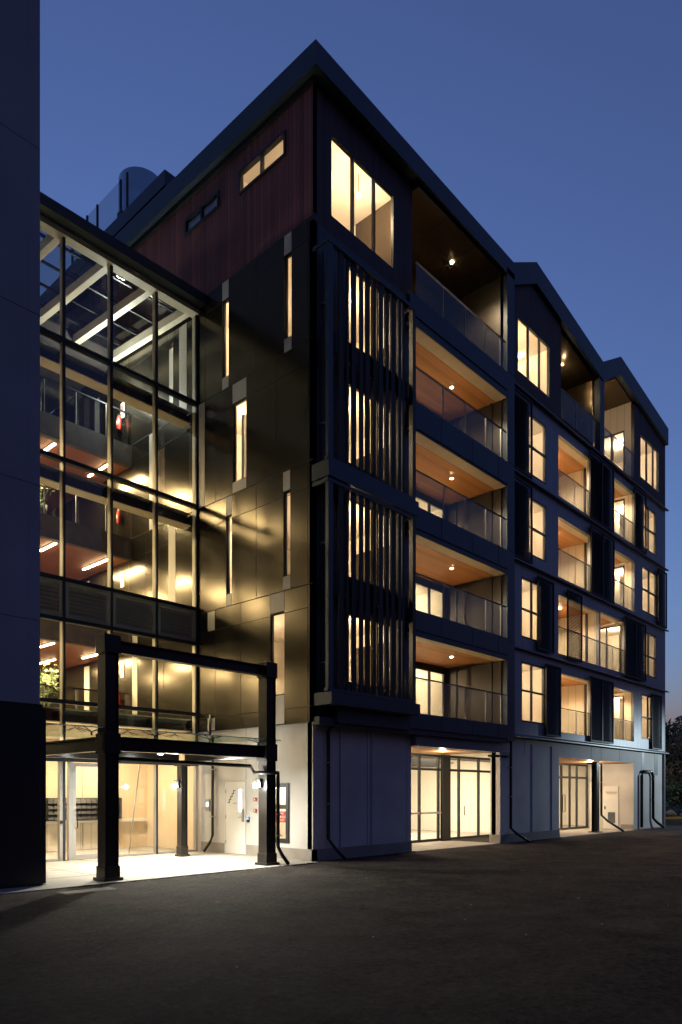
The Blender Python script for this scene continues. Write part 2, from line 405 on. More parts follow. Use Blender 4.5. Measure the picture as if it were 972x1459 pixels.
hm = MB(); hm.box(.06, .11, 2.79, 2.84, .93, 1.28, 'alu'); hm.tube([(.075, 2.815, 1.05), (.03, 2.815, 1.05), (.03, 2.93, 1.05)], .012, 'alu'); hm.build('handle', dr)
for z in (.25, 1.0, 1.75): pass
hg = MB()
for z in (.3, 1.0, 1.72): hg.box(.095, .11, 3.575, 3.6, z, z + .1, 'alu')
hg.build('hinge', dr)
sg = MB()   # stair symbol, climbing to the right as seen
y, z = 3.50, 1.44
for i in range(5):
    sg.box(.104, .11, y - .085, y, z, z + .022, 'rubber')
    if i < 4: sg.box(.104, .11, y - .085, y - .063, z + .022, z + .085, 'rubber')
    y -= .063; z += .085
sg.build('stair_symbol', dr)
window(BL, 'x', .12, *gw_l, hs=(1.36,), fw=.11, rec=-.03, depth=.1, name='ground_window')

shop_h = (4.23, 9.0, .0, 3.10)
wb = wall('y', .15, .16, .12, 9.1, 0, 3.5, [shop_h], 'base', 'plaster')
for x in (1.14, 2.25, 2.40, 4.0): wb.box(x - .012, x + .012, .142, .15, .30, 3.45, 'trim')
for x0, x1 in ((.5, .62),): wb.box(x0, x1, .135, .15, .30, 3.46, 'base')
wb.box(1.14 + .02, 2.22, .13, .15, .302, 3.46, 'base'); wb.box(2.45, 3.98, .132, .15, .302, 3.46, 'base')
wb.box(.10, 4.23, .12, .149, 0, .30, 'plinth')
wb.build('street_base_wall', BL)
pm = MB(); pm.box(9.0, 9.5, -.02, .36, 0, 3.1, 'base'); pm.box(9.0 - .01, 9.5 + .01, -.035, 0.4, 0, .30, 'plinth'); pm.box(9.1, 9.5, -.02, .1, 3.102, 3.5, 'base')
pm.build('pier', BL)
# block one front of upper floors
fm = wall('y', 0, .12, 0, 4.2, 3.5, 16.0, [(1.2, 3.2, 13.42, 15.6), (1.2, 3.2, 10.36, 12.52), (1.2, 3.2, 7.36, 9.5), (1.2, 3.2, 4.6, 6.45)], 'panel_front', 'plaster', 'frame')
for zz in (6.95, 10.03, 13.08): fm.box(-.0, .46, -.004, 0, zz - .012, zz + .012, 'joint')
for zz in (6.37, 9.37, 12.49): fm.box(-.0, .46, -.003, 0, zz - .006, zz + .006, 'joint')
fm.box(.17, .184, -.003, 0, 3.5, 16, 'joint')
fm.build('front_panels', BL)
for (z0, z1) in ((13.42, 15.6), (10.36, 12.52), (7.36, 9.5), (4.6, 6.45)):
    window(BL, 'y', 0, 1.2, 3.2, z0, z1, vs=(1.87, 2.54), fw=.05, rec=.02, name='screened_window')

# rooms in block one, one per floor at the corner, one behind each balcony
Z = {1: (3.9, 6.6), 2: (6.98, 9.65), 3: (10.06, 12.7), 4: (13.1, 15.75)}
for f, (z0, z1) in Z.items():
    def ex(mb, z0=z0, z1=z1, f=f):
        mb.box(2.6, 4.15, 3.3, 3.4, z0, z1, 'plaster')            # partition
        mb.box(.2, 1.2, 2.9, 3.0, z0, z1 - .45, 'plaster')
        mb.box(2.7, 3.3, 1.2, 1.8, z0, z0 + .9, 'floor')
    room(BL, .142, 4.18, .122, 4.6, z0, z1, 'ws', extra=ex)
    light('POINT', (2.3, 1.3, z1 - .35), 64, size=.03)
    light('POINT', (.9, 3.4, z1 - .4), 26, size=.03)
# balconies of block one ------------------------------------------------
BZ = {1: (4.02, 5.05, 3.57, 6.23), 2: (6.97, 8.04, 6.40, 9.15), 3: (9.95, 11.0, 9.32, 12.12), 4: (12.95, 13.96, 12.19, 15.13)}
prev_top = None
for f, (zg, zr, zb, zt) in BZ.items():
    s_ = MB()
    s_.box(3.66, 9.1, -.25, -.1, zb, zg, 'fascia')                     # slab edge
    for x in (5.2, 6.9, 8.5): s_.box(x - .005, x + .005, -.254, -.25, zb, zg, 'joint')
    s_.box(4.2, 9.1, -.1, 2.2, zg - .35, zg - .08, 'slab'); s_.box(4.2, 9.1, -.1, 2.2, zg - .08, zg - .06, 'concrete')
    bal = s_.build('balcony', BL)
    c_ = MB(); c_.box(4.2, 9.1, .20, 2.25, zt + .012, zt + .10, 'timber'); c_.box(3.8, 9.1, -.2, .20, zt, zt + .12, 'cream'); c_.build('soffit', bal)
    lt = MB(); lt.box(3.66, 9.1, -.22, -.205, zt + .003, zt + .3, 'fascia'); lt.box(3.8, 9.1, -.205, .3, zt + .123, zt + .3, 'joint'); lt.build('lintel', bal)
    balustrade(bal, 3.75, 9.08, -.22, zg, zr, ()); 
    r = MB()
    for p in (5.35, 6.55, 7.75, 8.7): r.box(p - .01, p + .01, -.235, -.19, zg, zr - .03, 'alu')
    r.box(3.75, 9.08, -.24, -.19, zr - .03, zr, 'frame'); r.build('handrail', bal)
    # back wall: sliding doors left, dark panel right; side wall at x 9.1
    bw = MB(); bw.box(8.98, 9.1, 2.2, 2.3, zg - .06, zt, 'sidepanel'); bw.box(4.2, 9.1, 2.2, 2.3, zt - .16, zt, 'frame'); bw.build('back_wall', bal)
    window(BL, 'y', 2.2, 4.3, 8.97, zg - .04, zt - .16, vs=(5.2, 6.1, 7.1, 8.04), fw=.075, rec=.0, name='sliding_door')
    sw = MB(); sw.box(9.1, 9.2, -.0, 2.3, zg - .06, zt, 'sidepanel')
    for y in (.38, 1.82): sw.box(9.06, 9.1, y - .04, y + .04, zg - .06, zt, 'frame')
    sw.build('side_wall', bal)
    mbw = MB(); mbw.box(4.15, 4.2, 0.12, 2.3, zg - .06, zt, 'panel'); mbw.build('screen_side_wall', bal)
    room(BL, 4.2, 9.1, 2.31, 5.6, zg - .05, zt - .05, 's')
    light('POINT', (6.2, 3.9, zt - .5), 60, size=.03); light('POINT', (8.2, 3.6, zt - .4), 36, size=.03)
    o = MB().lathe((7.3, .8, zt - .02), [(.045, .0), (.045, .03)], 'downlight').lathe((7.3, .8, zt - .015), [(.06, .0), (.06, .027)], 'alu').build('downlight', loc=(7.3, .8, zt - .03))
    tag(o, 'small round ceiling downlight over the ' + {1: 'lowest', 2: 'second', 3: 'third', 4: 'fourth'}[f] + ' timber lined balcony', 'light', 'balcony downlights')
    light('SPOT', (7.3, .8, zt - .04), 120, size=.03, spot=150)
    prev_top = zt
# column / frame at end of block one
cm = MB(); cm.box(9.16, 9.66, -.2, .0, 3.5, 19.6, 'fascia')
for zz in (6.9, 10., 13., 16.1): cm.box(9.16, 9.66, -.204, -.2, zz - .008, zz + .008, 'joint')
cm.build('frame_column', BL)
bb = MB(); bb.box(.02, 9.1, -.2, .0, 3.42, 3.62, 'panel_front'); bb.box(.6, 3.64, -.3, -.2, 3.5, 3.9, 'panel_front')
bb.box(4.2, 9.6, -.05, .15, 3.10, 3.42, 'trim'); bb.build('base_flashing', BL)
# shop soffit and glazing of block one
sm_ = MB(); sm_.box(4.2, 9.0, .15, 2.3, 3.1, 3.2, 'timber'); sm_.box(4.2, 4.24, .31, 2.25, .0, 3.1, 'base'); sm_.build('shop_soffit', BL)
sf = window(BL, 'y', 2.1, 4.3, 12.6, .03, 3.08, vs=(6.2, 7.32, 8.45, 9.75, 11.1), hs=(2.55,), fw=.085, rec=0, name='shopfront')
MB().box(8.52, 9.02, 2.0, 2.098, .03, 3.08, 'frame').build('shopfront_post', BL)
dh = MB()
for x in (7.22, 9.95): dh.tube([(x, 2.02, .9), (x, 2.02, 1.25)], .015, 'black')
dh.box(4.4, 8.85, 2.06, 2.09, 1.0, 1.06, 'white'); dh.build('door_pull', sf)
def shopx(mb):
    mb.box(8.3, 11.2, 4.0, 4.5, 2.75, 3.2, 'black')
    for y in (3.2, 5.2): mb.box(4.5, 14, y, y + .06, 3.0, 3.08, 'alu')
    mb.box(6.7, 6.9, 5.6, 5.8, .02, 3.4, 'plaster')
room(BL, 4.2, 14.5, 2.2, 8, .018, 3.45, 's', kf='concrete', extra=shopx, name='shop_interior')
light('AREA', (6.6, 4.6, 3.35), 230, (1, .83, .60), 2.2); light('AREA', (11, 4.6, 3.35), 230, (1, .83, .60), 2.2)

# ---- slat screens of block one
def screen(z0, z1, zlist):
    s_ = MB()
    s_.box(-.06, 3.5, -.56, -.44, z1 - .09, z1, 'fascia')
    s_.box(-.06, 3.5, -.56, -.44, z0, z0 + .07, 'fascia')
    s_.box(-.02, .15, -.55, -.45, z0 + .07, z1 - .09, 'fascia')
    s_.box(3.38, 3.52, -.55, -.42, z0 + .07, z1 - .09, 'black')
    fr = [(0.38, 0.59), (0.71, 0.83), (0.91, 1.11), (1.16, 1.34), (1.44, 1.65), (1.76, 1.89), (1.94, 2.14), (2.27, 2.44), (2.5, 2.71), (2.76, 2.93), (2.98, 3.12)]
    for i, (a, b_) in enumerate(fr):
        b_ -= .035
        d = .04 if i % 3 else .0
        s_.box(a, b_, -.53 + d, -.50 + d, z0 + .07, z1 - .09, 'shutter')
        if i in (2, 5, 7, 8, 9): s_.box(b_ - .02, b_, -.50 + d, -.36 + d, z0 + .07, z1 - .09, 'shutter')
    for zz in zlist: s_.box(.15, 3.38, -.38, -.33, zz - .25, zz + .25, 'black')
    s_.box(-.02, .02, -.44, 0, z1 - .09, z1, 'fascia'); s_.box(3.4, 3.44, -.42, 0, z1 - .09, z1, 'fascia')
    return s_.build('slat_screen', BL)
screen(9.87, 15.27, (12.95,)); screen(4.22, 9.42, (6.95,))
pl = MB(); pl.box(-.06, 3.6, -.6, -.02, 9.45, 9.85, 'fascia'); pl.box(.0, 3.54, -.55, -.06, 9.852, 9.86, 'soil'); pl.build('planter_box', BL)
pl = MB(); pl.box(.02, 3.64, -.62, -.02, 3.9, 4.2, 'panel_front'); pl.box(.06, 3.6, -.57, -.06, 4.202, 4.21, 'soil'); pl.build('planter_box', BL)

# ---- timber clad top storey of block one
tops = [(1.1, 2.99, 18.31, 18.97), (3.89, 5.54, 18.49, 18.97)]
wm = wall('x', .12, .14, .12, 14, 16.12, 19.95, tops, 'wood', 'plaster', 'frame')
wm.box(.09, .12, .09, 14, 16.10, 16.14, 'frame')
wm.build('timber_cladding', BL)
window(BL, 'x', .12, *tops[0], vs=(2.05,), fw=.07, rec=-.04, depth=.1, name='top_window')
window(BL, 'x', .12, *tops[1], vs=(4.72,), fw=.07, rec=-.04, depth=.1, name='top_window')
tw = (.74, 3.42, 16.56, 18.75)
wm = wall('y', .12, .14, .121, 4.24, 16.0, 19.85, [tw], 'darkwood', 'plaster', 'frame')
wm.box(.12, 4.24, .09, .119, 16.0, 16.3, 'darkwood')
wm.build('front_cladding', BL)
window(BL, 'y', .12, *tw, vs=(1.66, 2.54), fw=.06, rec=.0, depth=.1, name='corner_window')
def topx(mb):
    mb.prism([(2.0, 2.6, 16.4), (4.2, 2.6, 16.4), (4.2, 2.6, 17.7)], (0, .4, 0), 'loggia')
room(BL, .262, 4.22, .262, 3.6, 16.2, 19.5, 'ws', extra=topx)
light('POINT', (2.86, 1.0, 18.78), 80, size=.03)
room(BL, .262, 4.22, 3.62, 8.0, 16.2, 19.5, 'w')
bx('sky_glint_board', BL, .17, .175, 3.9, 5.53, 18.5, 18.96, 'white')  # white board behind the pane stands in for reflected sky
o = MB().lathe((2.86, 1.0, 18.83), [(.05, 0), (.05, .06)], 'downlight').tube([(2.86, 1, 18.9), (2.86, 1, 19.5)], .008, 'black').build('pendant_lamp', loc=(2.86, 1, 18.83))
tag(o, 'bright bare pendant lamp inside the large timber framed corner window', 'lamp')
# top balcony of block one
tb = MB()
tb.box(3.66, 9.1, -.25, -.1, 15.38, 15.98, 'fascia'); tb.box(4.24, 9.1, -.1, 2.2, 15.5, 15.88, 'slab'); tb.box(4.24, 9.1, -.1, 2.2, 15.88, 15.9, 'concrete')
bal = tb.build('balcony', BL)
balustrade(bal, 4.0, 9.08, -.2, 15.98, 16.98, ())
r = MB()
for p in (5.35, 6.55, 7.75, 8.7): r.box(p - .012, p + .012, -.215, -.17, 15.98, 16.96, 'alu')
r.box(4.0, 9.08, -.22, -.17, 16.98, 17.0, 'alu'); r.build('handrail', bal)
sw = MB(); sw.box(4.24, 9.1, 2.2, 2.3, 15.9, 19.7, 'bronze'); sw.box(9.1, 9.2, 0, 2.3, 15.9, 19.7, 'sidepanel'); sw.box(4.2, 4.242, .26, 2.3, 15.9, 19.7, 'bronze')
sw.box(9.05, 9.1, .0, .06, 15.9, 19.5, 'frame'); sw.build('side_wall', bal)
cl = MB(); cl.box(4.24, 9.1, -.1, 2.3, 19.34, 19.38, 'bronze')
for y in (.9,): cl.box(4.24, 9.1, y, y + .008, 19.336, 19.34, 'joint')
for x in (5.8, 7.4): cl.box(x, x + .008, -.1, 2.3, 19.336, 19.34, 'joint')
cl.build('soffit', bal)
o = MB().lathe((7.4, .85, 19.315), [(.045, 0), (.045, .024)], 'downlight').build('downlight', loc=(7.4, .85, 19.315))
tag(o, 'round downlight glaring under the bronze soffit of the topmost corner balcony', 'light', 'balcony downlights')
light('SPOT', (7.4, .85, 19.30), 150, size=.03, spot=140)

# ---- roof of block one: thin overhanging plate, slightly tilted
def zt1(x, y): return 20.26 - .027 * x + .004 * y
rf = MB()
P = [(-.1, -.2), (9.72, -.2), (9.72, 14), (-.1, 14)]
top = [(x, y, zt1(x, y)) for x, y in P]; bot = [(x, y, zt1(x, y) - .60) for x, y in P]
rf.poly(top, 'fascia'); rf.poly(list(reversed(bot)), 'fascia')
for i in range(4):
    j = (i + 1) % 4; rf.poly([bot[i], bot[j], top[j], top[i]], 'fascia')
rf.build('roof', BL)
rg = MB(); rg.box(.05, .118, .05, 14, 19.5, 19.63, 'black'); rg.build('roof_trim', BL)
# lift overrun box, glass screen and drum on the roof
rb = MB(); rb.box(.8, 4.5, 7.5, 18, 19.6, 21.25, 'wood'); rb.box(.5, 4.8, 7.2, 18.3, 21.25, 21.75, 'fascia'); rb.build('plant_room', BL)
gs = MB(); gs.box(.8, .815, 10.4, 14, 21.75, 23.4, 'balu')
gsc = gs.build('roof_glass_screen', BL)
r = MB()
for y in (9.95, 10.38, 12.0, 12.75, 13.9): r.box(.77, .84, y - .03, y + .03, 21.75, 23.42, 'frame')
r.box(.76, .85, 10.3, 10.55, 21.75, 22.3, 'frame'); r.build('screen_post', gsc)
o = MB().lathe((2.2, 11.3, 21.76), [(.82, 0), (.82, 2.85)], 'drum', 40).build('roof_drum', loc=(2.2, 11.3, 21.76))
tag(o, 'round blue grey drum standing on the roof behind the glass screen', 'tank')

# ================================================================== BLOCKS TWO AND THREE
X0, X1 = 9.58, 25.1
wins = [  # x0,x1,z0,z1,vs,hs
    (11.0, 12.37, 13.25, 15.46, (), (14.31,)), (11.0, 12.37, 10.34, 12.44, (), (11.36,)),
    (10.49, 12.0, 7.27, 9.43, (11.3,), (8.3,)), (10.49, 12.28, 4.26, 6.41, (11.3,), (5.39,)),
    (22.2, 23.94, 13.35, 15.46, (22.95,), (14.4,)), (22.04, 24.0, 10.33, 12.48, (23.0,), (11.42,)),
    (22.2, 23.92, 7.33, 9.43, (22.95,), (8.3,)), (21.97, 23.4, 4.28, 6.41, (22.9,), (5.33,))]
logs = [(13.38, 16.28, 13.17, 15.52), (18.75, 21.14, 13.2, 15.58), (13.38, 16.34, 10.05, 12.36), (18.79, 21.1, 10.1, 12.43),
        (13.38, 17.15, 7.1, 9.36), (17.29, 19.97, 7.1, 9.42), (13.62, 16.34, 4.08, 6.35), (18.73, 21.05, 4.1, 6.36)]
wm = wall('y', 0, .14, X0, X1, 3.75, 16.05, [w[:4] for w in wins] + logs, 'cladding', 'plaster', 'trim')
wm.box(X1, X1 + .1, .0, 12, 0, 16.05, 'trim')
wm.build('ribbed_cladding', BL)
for w in wins: window(BL, 'y', 0, *w[:4], vs=w[4], hs=w[5], fw=.06, rec=.0, name='window')
fl = MB()
for z in (13.0, 9.94, 6.86, 3.76, 16.02):
    fl.prism([(X0, 0, z - .05), (X0, -.14, z - .07), (X0, -.14, z - .03), (X0, 0, z + .05)], (X1 + .25 - X0, 0, 0), 'trim')
fl.build('floor_flashing', BL)
FL = {4: 13.03, 3: 9.97, 2: 6.98, 1: 3.85}
ordw = {1: 'first', 2: 'second', 3: 'third', 4: 'fourth'}
for i, (a, b_, c, d) in enumerate(logs):
    f = [4, 4, 3, 3, 2, 2, 1, 1][i]; left = i % 2 == 0
    z0 = FL[f] + .05; ce = d + .02
    xr = b_ if (not left or f == 2) else b_ + .7
    xl = a - .15
    if i == 5: xl = a - .06
    m_ = MB()
    m_.poly([(xl, .14, z0), (xr, .14, z0), (xr, 1.9, z0), (xl, 1.9, z0)], 'concrete')
    m_.poly([(xl, 1.9, ce + .01), (xr, 1.9, ce + .01), (xr, .45, ce + .01), (xl, .45, ce + .01)], 'timber')
    m_.box(xl, xr, .14, .45, ce, ce + .05, 'cream')
    m_.poly([(xl, 1.9, z0), (xr, 1.9, z0), (xr, 1.9, ce), (xl, 1.9, ce)], 'loggia')
    m_.poly([(xl, .14, z0), (xl, 1.9, z0), (xl, 1.9, ce), (xl, .14, ce)], 'loggia')
    lo = None
    if left:
        m_.poly([(xr, 1.9, z0), (xr, .14, z0), (xr, .14, ce), (xr, 1.9, ce)], 'loggia')
        m_.box(xr - .06, xr - .002, .5, .58, z0, ce - .005, 'frame')
        lo = m_.build('loggia', BL)
    else:
        y0 = .46 if f != 2 else .06
        m_.box(xr, xr + .06, .14, y0 if y0 > .2 else .15, z0, ce, 'loggia'); m_.box(xr, xr + .06, y0 if y0 > .2 else .15, 1.9, ce - .08, ce, 'loggia')
        lo = m_.build('loggia', BL)
        dw = window(BL, 'x', xr, max(y0, .16), 1.88, z0 + .02, ce - .09, vs=(1.15,) if f != 2 else (.85,), fw=.06, rec=-.02, name='loggia_door')
    zr = z0 + 1.13
    balustrade(lo, a + .02, b_ - .02, .03, c, zr - .03, ())
    r = MB(); r.box(a + .01, b_ - .01, .02, .06, zr - .03, zr, 'frame')
    for p in ((a + (b_ - a) * .52),): r.box(p - .008, p + .008, .024, .05, c, zr - .03, 'alu')
    r.build('handrail', lo)
    lx, ly = (a + b_) / 2 + .2, .95
    light('SPOT', (lx, ly, ce - .04), 165 if left else 110, size=.03, spot=155)
    o = MB().lathe((lx, ly, ce - .02), [(.04, 0), (.04, .026)], 'downlight').build('downlight', loc=(lx, ly, ce - .02))
    tag(o, 'tiny round downlight in the ceiling of the %s loggia on the %s lit floor' % ('nearer' if left else 'farther', ordw[f]), 'light', 'loggia downlights')
for f in (1, 2, 3, 4):
    z0 = FL[f] + .02; z1 = z0 + 2.65
    def ex(mb, z0=z0, z1=z1, f=f):
        mb.box(11.6, 11.75, 1.8, 4, z0, z1, 'plaster'); mb.box(10.6, 11.3, 2.6, 3.2, z0, z0 + .85, 'floor'); mb.box(10.0, 11.0, 3.6, 3.9, z0 + 1.1, z0 + 1.75, 'frame')
    room(BL, 9.75, 13.15, .142, 4.2, z0, z1, 's', extra=ex)
    light('POINT', (11.2, 1.3, z1 - .3), 54, size=.03)
    xs = 20.05 if f == 2 else 21.2
    def ex2(mb, z0=z0, z1=z1): mb.box(23.3, 23.4, 1.6, 4, z0, z1, 'plaster')
    room(BL, xs, 24.95, .142, 4.2, z0, z1, 'sw' , extra=ex2)
    bx('room_partition', BL, xs - .06, xs, 1.9, 4.2, z0, z1, 'plaster')
    light('POINT', (xs + 1.8, 1.3, z1 - .3), 40, size=.03)
# shutters
for (a, b_, f) in ((9.6, 11.1, 4), (16.0, 18.45, 4), (20.85, 22.3, 4), (9.6, 11.1, 3), (16.1, 18.5, 3), (23.9, 25.1, 3), (11.5, 12.8, 2), (13.95, 15.25, 2), (19.7, 22.25, 2), (12.16, 13.37, 1), (16.06, 18.4, 1), (23.06, 24.36, 1)):
    z0 = FL[f] - .0; z1 = z0 + (2.78 if f > 2 else 2.68)
    s_ = MB(); y0, y1 = -.13, -.07
    n = 1 if b_ - a < 1.8 else 2
    for q in range(n):
        p0 = a + (b_ - a) / n * q; p1 = p0 + (b_ - a) / n - .01
        s_.box(p0, p0 + .05, y0, y1, z0, z1, 'shutter'); s_.box(p1 - .05, p1, y0, y1, z0, z1, 'shutter')
        s_.box(p0 + .05, p1 - .05, y0, y1, z0, z0 + .06, 'shutter'); s_.box(p0 + .05, p1 - .05, y0, y1, z1 - .06, z1, 'shutter')
        z = z0 + .06
        while z < z1 - .1:
            s_.poly([(p0 + .05, y0 + .01, z), (p1 - .05, y0 + .01, z), (p1 - .05, y1 - .01, z + .062), (p0 + .05, y1 - .01, z + .062)], 'shutter'); z += .058
    s_.build('shutter', BL)
# top floor of blocks two and three
for (a, b_, w) in ((9.56, 13.55, (10.17, 12.66, 16.56, 18.58, (11.0, 11.85))), (21.0, 25.1, (21.75, 24.26, 16.54, 18.62, (22.65, 23.5)))):
    wm = wall('y', -.02, .14, a, b_, 16.06, 20.1 if a < 10 else 19.7, [w[:4]], 'darkwood', 'plaster', 'frame')
    wm.build('front_cladding', BL)
    window(BL, 'y', -.02, *w[:4], vs=w[4], fw=.06, rec=.0, name='top_floor_window')
    def ex(mb, a=a):
        mb.prism([(a + 1.4, 2.4, 16.2), (a + 3.2, 2.4, 16.2), (a + 3.2, 2.4, 17.7)], (0, .3, 0), 'loggia'); mb.box(a + 2.6, a + 2.7, 1.4, 1.5, 16.2, 19, 'plaster')
    room(BL, a + .1, b_ - .1, .122, 3.8, 16.2, 19.0, 's' if a < 10 else 'sw', extra=ex)
    light('POINT', (a + 1.9, 1.5, 18.7), 75, size=.03)
bx('end_wall', BL, X1, X1 + .1, -.0, 12, 16.06, 19.4, 'darkwood')
o = MB().lathe((13.0, 1.45, 18.9), [(.03, 0), (.03, .04)], 'downlight').build('pendant_lamp', loc=(13.0, 1.45, 18.9))
tag(o, 'bright lamp inside the top window below the first roof peak', 'lamp')
# balconies between
bm_ = MB(); bm_.box(13.55, 21.0, .0, 2.2, 15.9, 16.2, 'slab'); bm_.box(13.55, 21.0, 1.7, 1.8, 16.2, 20, 'panel'); bm_.box(13.5, 13.56, .12, 1.7, 16.2, 20, 'panel')
bm_.box(16.9, 17.0, .2, 1.7, 16.2, 19.2, 'bronze'); bal = bm_.build('balcony', BL)
balustrade(bal, 13.57, 16.95, -.02, 16.25, 17.33, ()); 
r = MB(); r.box(13.57, 16.95, -.03, .01, 17.33, 17.36, 'alu'); r.box(17.46, 20.98, -.03, .01, 17.33, 17.36, 'alu')
for p in (14.9, 16.0, 18.6, 19.9): r.box(p - .012, p + .012, -.035, .01, 16.25, 17.33, 'alu')
r.build('handrail', bal)
g = MB(); g.box(17.46, 20.98, -.02, -.008, 16.25, 17.33, 'balu'); g.build('balustrade', bal)
sw = MB(); sw.box(21.0, 21.06, .12, .42, 16.2, 19.95, 'loggia'); sw.box(21.0, 21.06, .42, 1.7, 18.62, 20.0, 'loggia'); sw.build('side_wall', bal)
window(BL, 'x', 21.0, .42, 1.68, 16.22, 18.62, vs=(1.05,), fw=.06, rec=-.01, name='balcony_door')
light('POINT', (18.9, .8, 19.0), 16, size=.05); light('POINT', (15.4, .8, 19.0), 5, size=.02)  # the fainter lamp is added, standing in for a reflected spot
for (x, z, lab) in ((15.4, 19.38, 'small added lamp in the dark top balcony, standing in for a reflected spot'), (18.9, 19.1, 'small lamp in the top balcony under the last roof peak')):
    tag(MB().lathe((x, .8, z), [(.025, 0), (.025, .03)], 'downlight').tube([(x, .8, z + .03), (x, .8, z + (.12 if x < 16 else .9))], .012, 'black').build('downlight', loc=(x, .8, z)), lab, 'light', 'balcony downlights')
cm = MB(); cm.box(16.98, 17.42, -.12, .12, 16.05, 19.3, 'fascia'); cm.build('frame_column', BL)
# folded roof
def folded(p, th, k='fascia', y0=-.15, y1=9):
    m_ = MB()
    pts = [(x, y0, z) for x, z in p] + [(x, y0, z - th) for x, z in reversed(p)]
    m_.prism(pts, (0, y1 - y0, 0), k); return m_
folded([(9.7, 20.08), (11.36, 20.98), (17.22, 19.94)], .78).build('folded_roof', BL)
folded([(17.23, 19.94), (19.14, 21.0), (25.22, 20.06)], .82).build('folded_roof', BL)
sf_ = MB(); sf_.prism([(17.3, .1, 19.10), (19.14, .1, 20.14), (21.0, .1, 19.86), (21.0, .1, 19.84), (19.14, .1, 20.12), (17.3, .1, 19.08)], (0, 1.6, 0), 'bronze')
sf_.prism([(13.55, .1, 19.78), (17.0, .1, 19.15), (17.0, .1, 19.12), (13.55, .1, 19.75)], (0, 1.6, 0), 'bronze'); sf_.build('balcony_soffit', BL)
# ground floor of blocks two and three
wb = wall('y', .1, .16, 9.5, X1, 0, 3.72, [(13.6, 21.26, 0, 3.12)], 'base', 'plaster')
for (a, b_) in ((11.43, 12.03), (12.98, 13.56)): wb.box(a, b_, .06, .1, .3, 3.5, 'base')
for (a, b_) in ((22.24, 22.6), (23.95, 24.4)): wb.box(a, b_, .092, .1, 2.6, 3.7, 'trim')
wb.box(9.5, 13.6, .05, .099, 0, .3, 'plinth'); wb.box(21.26, X1, .085, .099, 0, .05, 'plinth')
for x in (10.9, 16.6, 17.6, 19.6): wb.box(x - .006, x + .006, .096, .1, 3.14, 3.7, 'joint')
wb.build('street_base_wall', BL)
MB().box(13.5, 13.62, .26, 2.4, 0, 3.1, 'base').build('recess_wall', BL)
pm = MB(); pm.box(21.26, 21.4, .26, 2.4, 0, 3.1, 'base'); pm.box(21.24, 21.26, .12, .7, 0, .25, 'plinth'); pm.build('recess_wall', BL)
MB().box(13.6, 21.26, .26, 2.5, 3.12, 3.2, 'timber').build('recess_soffit', BL)
sf2 = window(BL, 'y', 2.3, 15.0, 21.26, .03, 3.1, vs=(16.7, 17.55, 18.5, 19.35, 20.1), hs=(2.45,), fw=.09, rec=0, name='shopfront')
MB().box(13.62, 15.0, 2.3, 2.4, 0, 3.1, 'base').build('recess_back_wall', BL)
dh = MB()
for x in (18.38, 18.62): dh.tube([(x, 2.3, .85), (x, 2.22, .87), (x, 2.22, 1.63), (x, 2.3, 1.65)], .018, 'black')
dh.build('door_pull', sf2)
room(BL, 14.6, 24, 2.42, 7, .018, 3.4, 's', kf='concrete', name='shop_interior')
light('AREA', (18.5, 4.4, 3.3), 190, (1, .80, .55), 2)
light('POINT', (18.8, 1.1, 3.0), 60, (1, .8, .55), .08)
light('POINT', (7.2, 1.1, 2.98), 26, (1, .82, .58), .08)
# service door in the right hand side wall of the recess
dm = MB(); dm.box(21.22, 21.26, .80, 1.52, .03, 2.05, 'white')
sd = dm.build('service_door', BL)
gr = MB(); gr.box(21.212, 21.22, .95, 1.3, .3, .82, 'trim')
for i in range(9): gr.box(21.205, 21.212, .96, 1.29, .33 + i * .053, .35 + i * .053, 'black')
gr.build('vent_grille', sd)
MB().box(21.19, 21.22, 1.42, 1.46, .95, 1.1, 'frame').build('handle', sd)
def text(s, size, name, parent, loc, rot, k):
    cu = bpy.data.curves.new(name, 'FONT'); cu.body = s; cu.size = size; cu.align_x = 'CENTER'; cu.align_y = 'CENTER'; cu.extrude = .001
    tmp = bpy.data.objects.new(name, cu); COL.objects.link(tmp)
    dg = bpy.context.evaluated_depsgraph_get(); me = bpy.data.meshes.new_from_object(tmp.evaluated_get(dg)); bpy.data.objects.remove(tmp)
    me.materials.clear(); me.materials.append(M[k]); o = bpy.data.objects.new(name, me); COL.objects.link(o)
    o.parent = parent; o.location = Vector(loc) - wloc(parent); o.rotation_euler = rot
    return o
RX = (rad(90), 0, rad(-90))
text('FIRE SPRINKLER\nPUMP ROOM', .075, 'door_lettering', sd, (21.217, 1.12, 1.72), RX, 'trim')
text('STAIRS', .06, 'door_lettering', dr, (.1035, 3.18, 1.43), RX, 'trim')
# steel post in the recess
cp = MB(); cp.box(17.82, 18.08, .38, .40, .05, 3.1, 'steel'); cp.box(17.82, 18.08, .60, .62, .05, 3.1, 'steel'); cp.box(17.94, 17.96, .4, .6, .05, 3.1, 'steel'); cp.box(17.70, 18.2, .28, .72, .018, .05, 'steel')
cp.build('steel_post', BL)
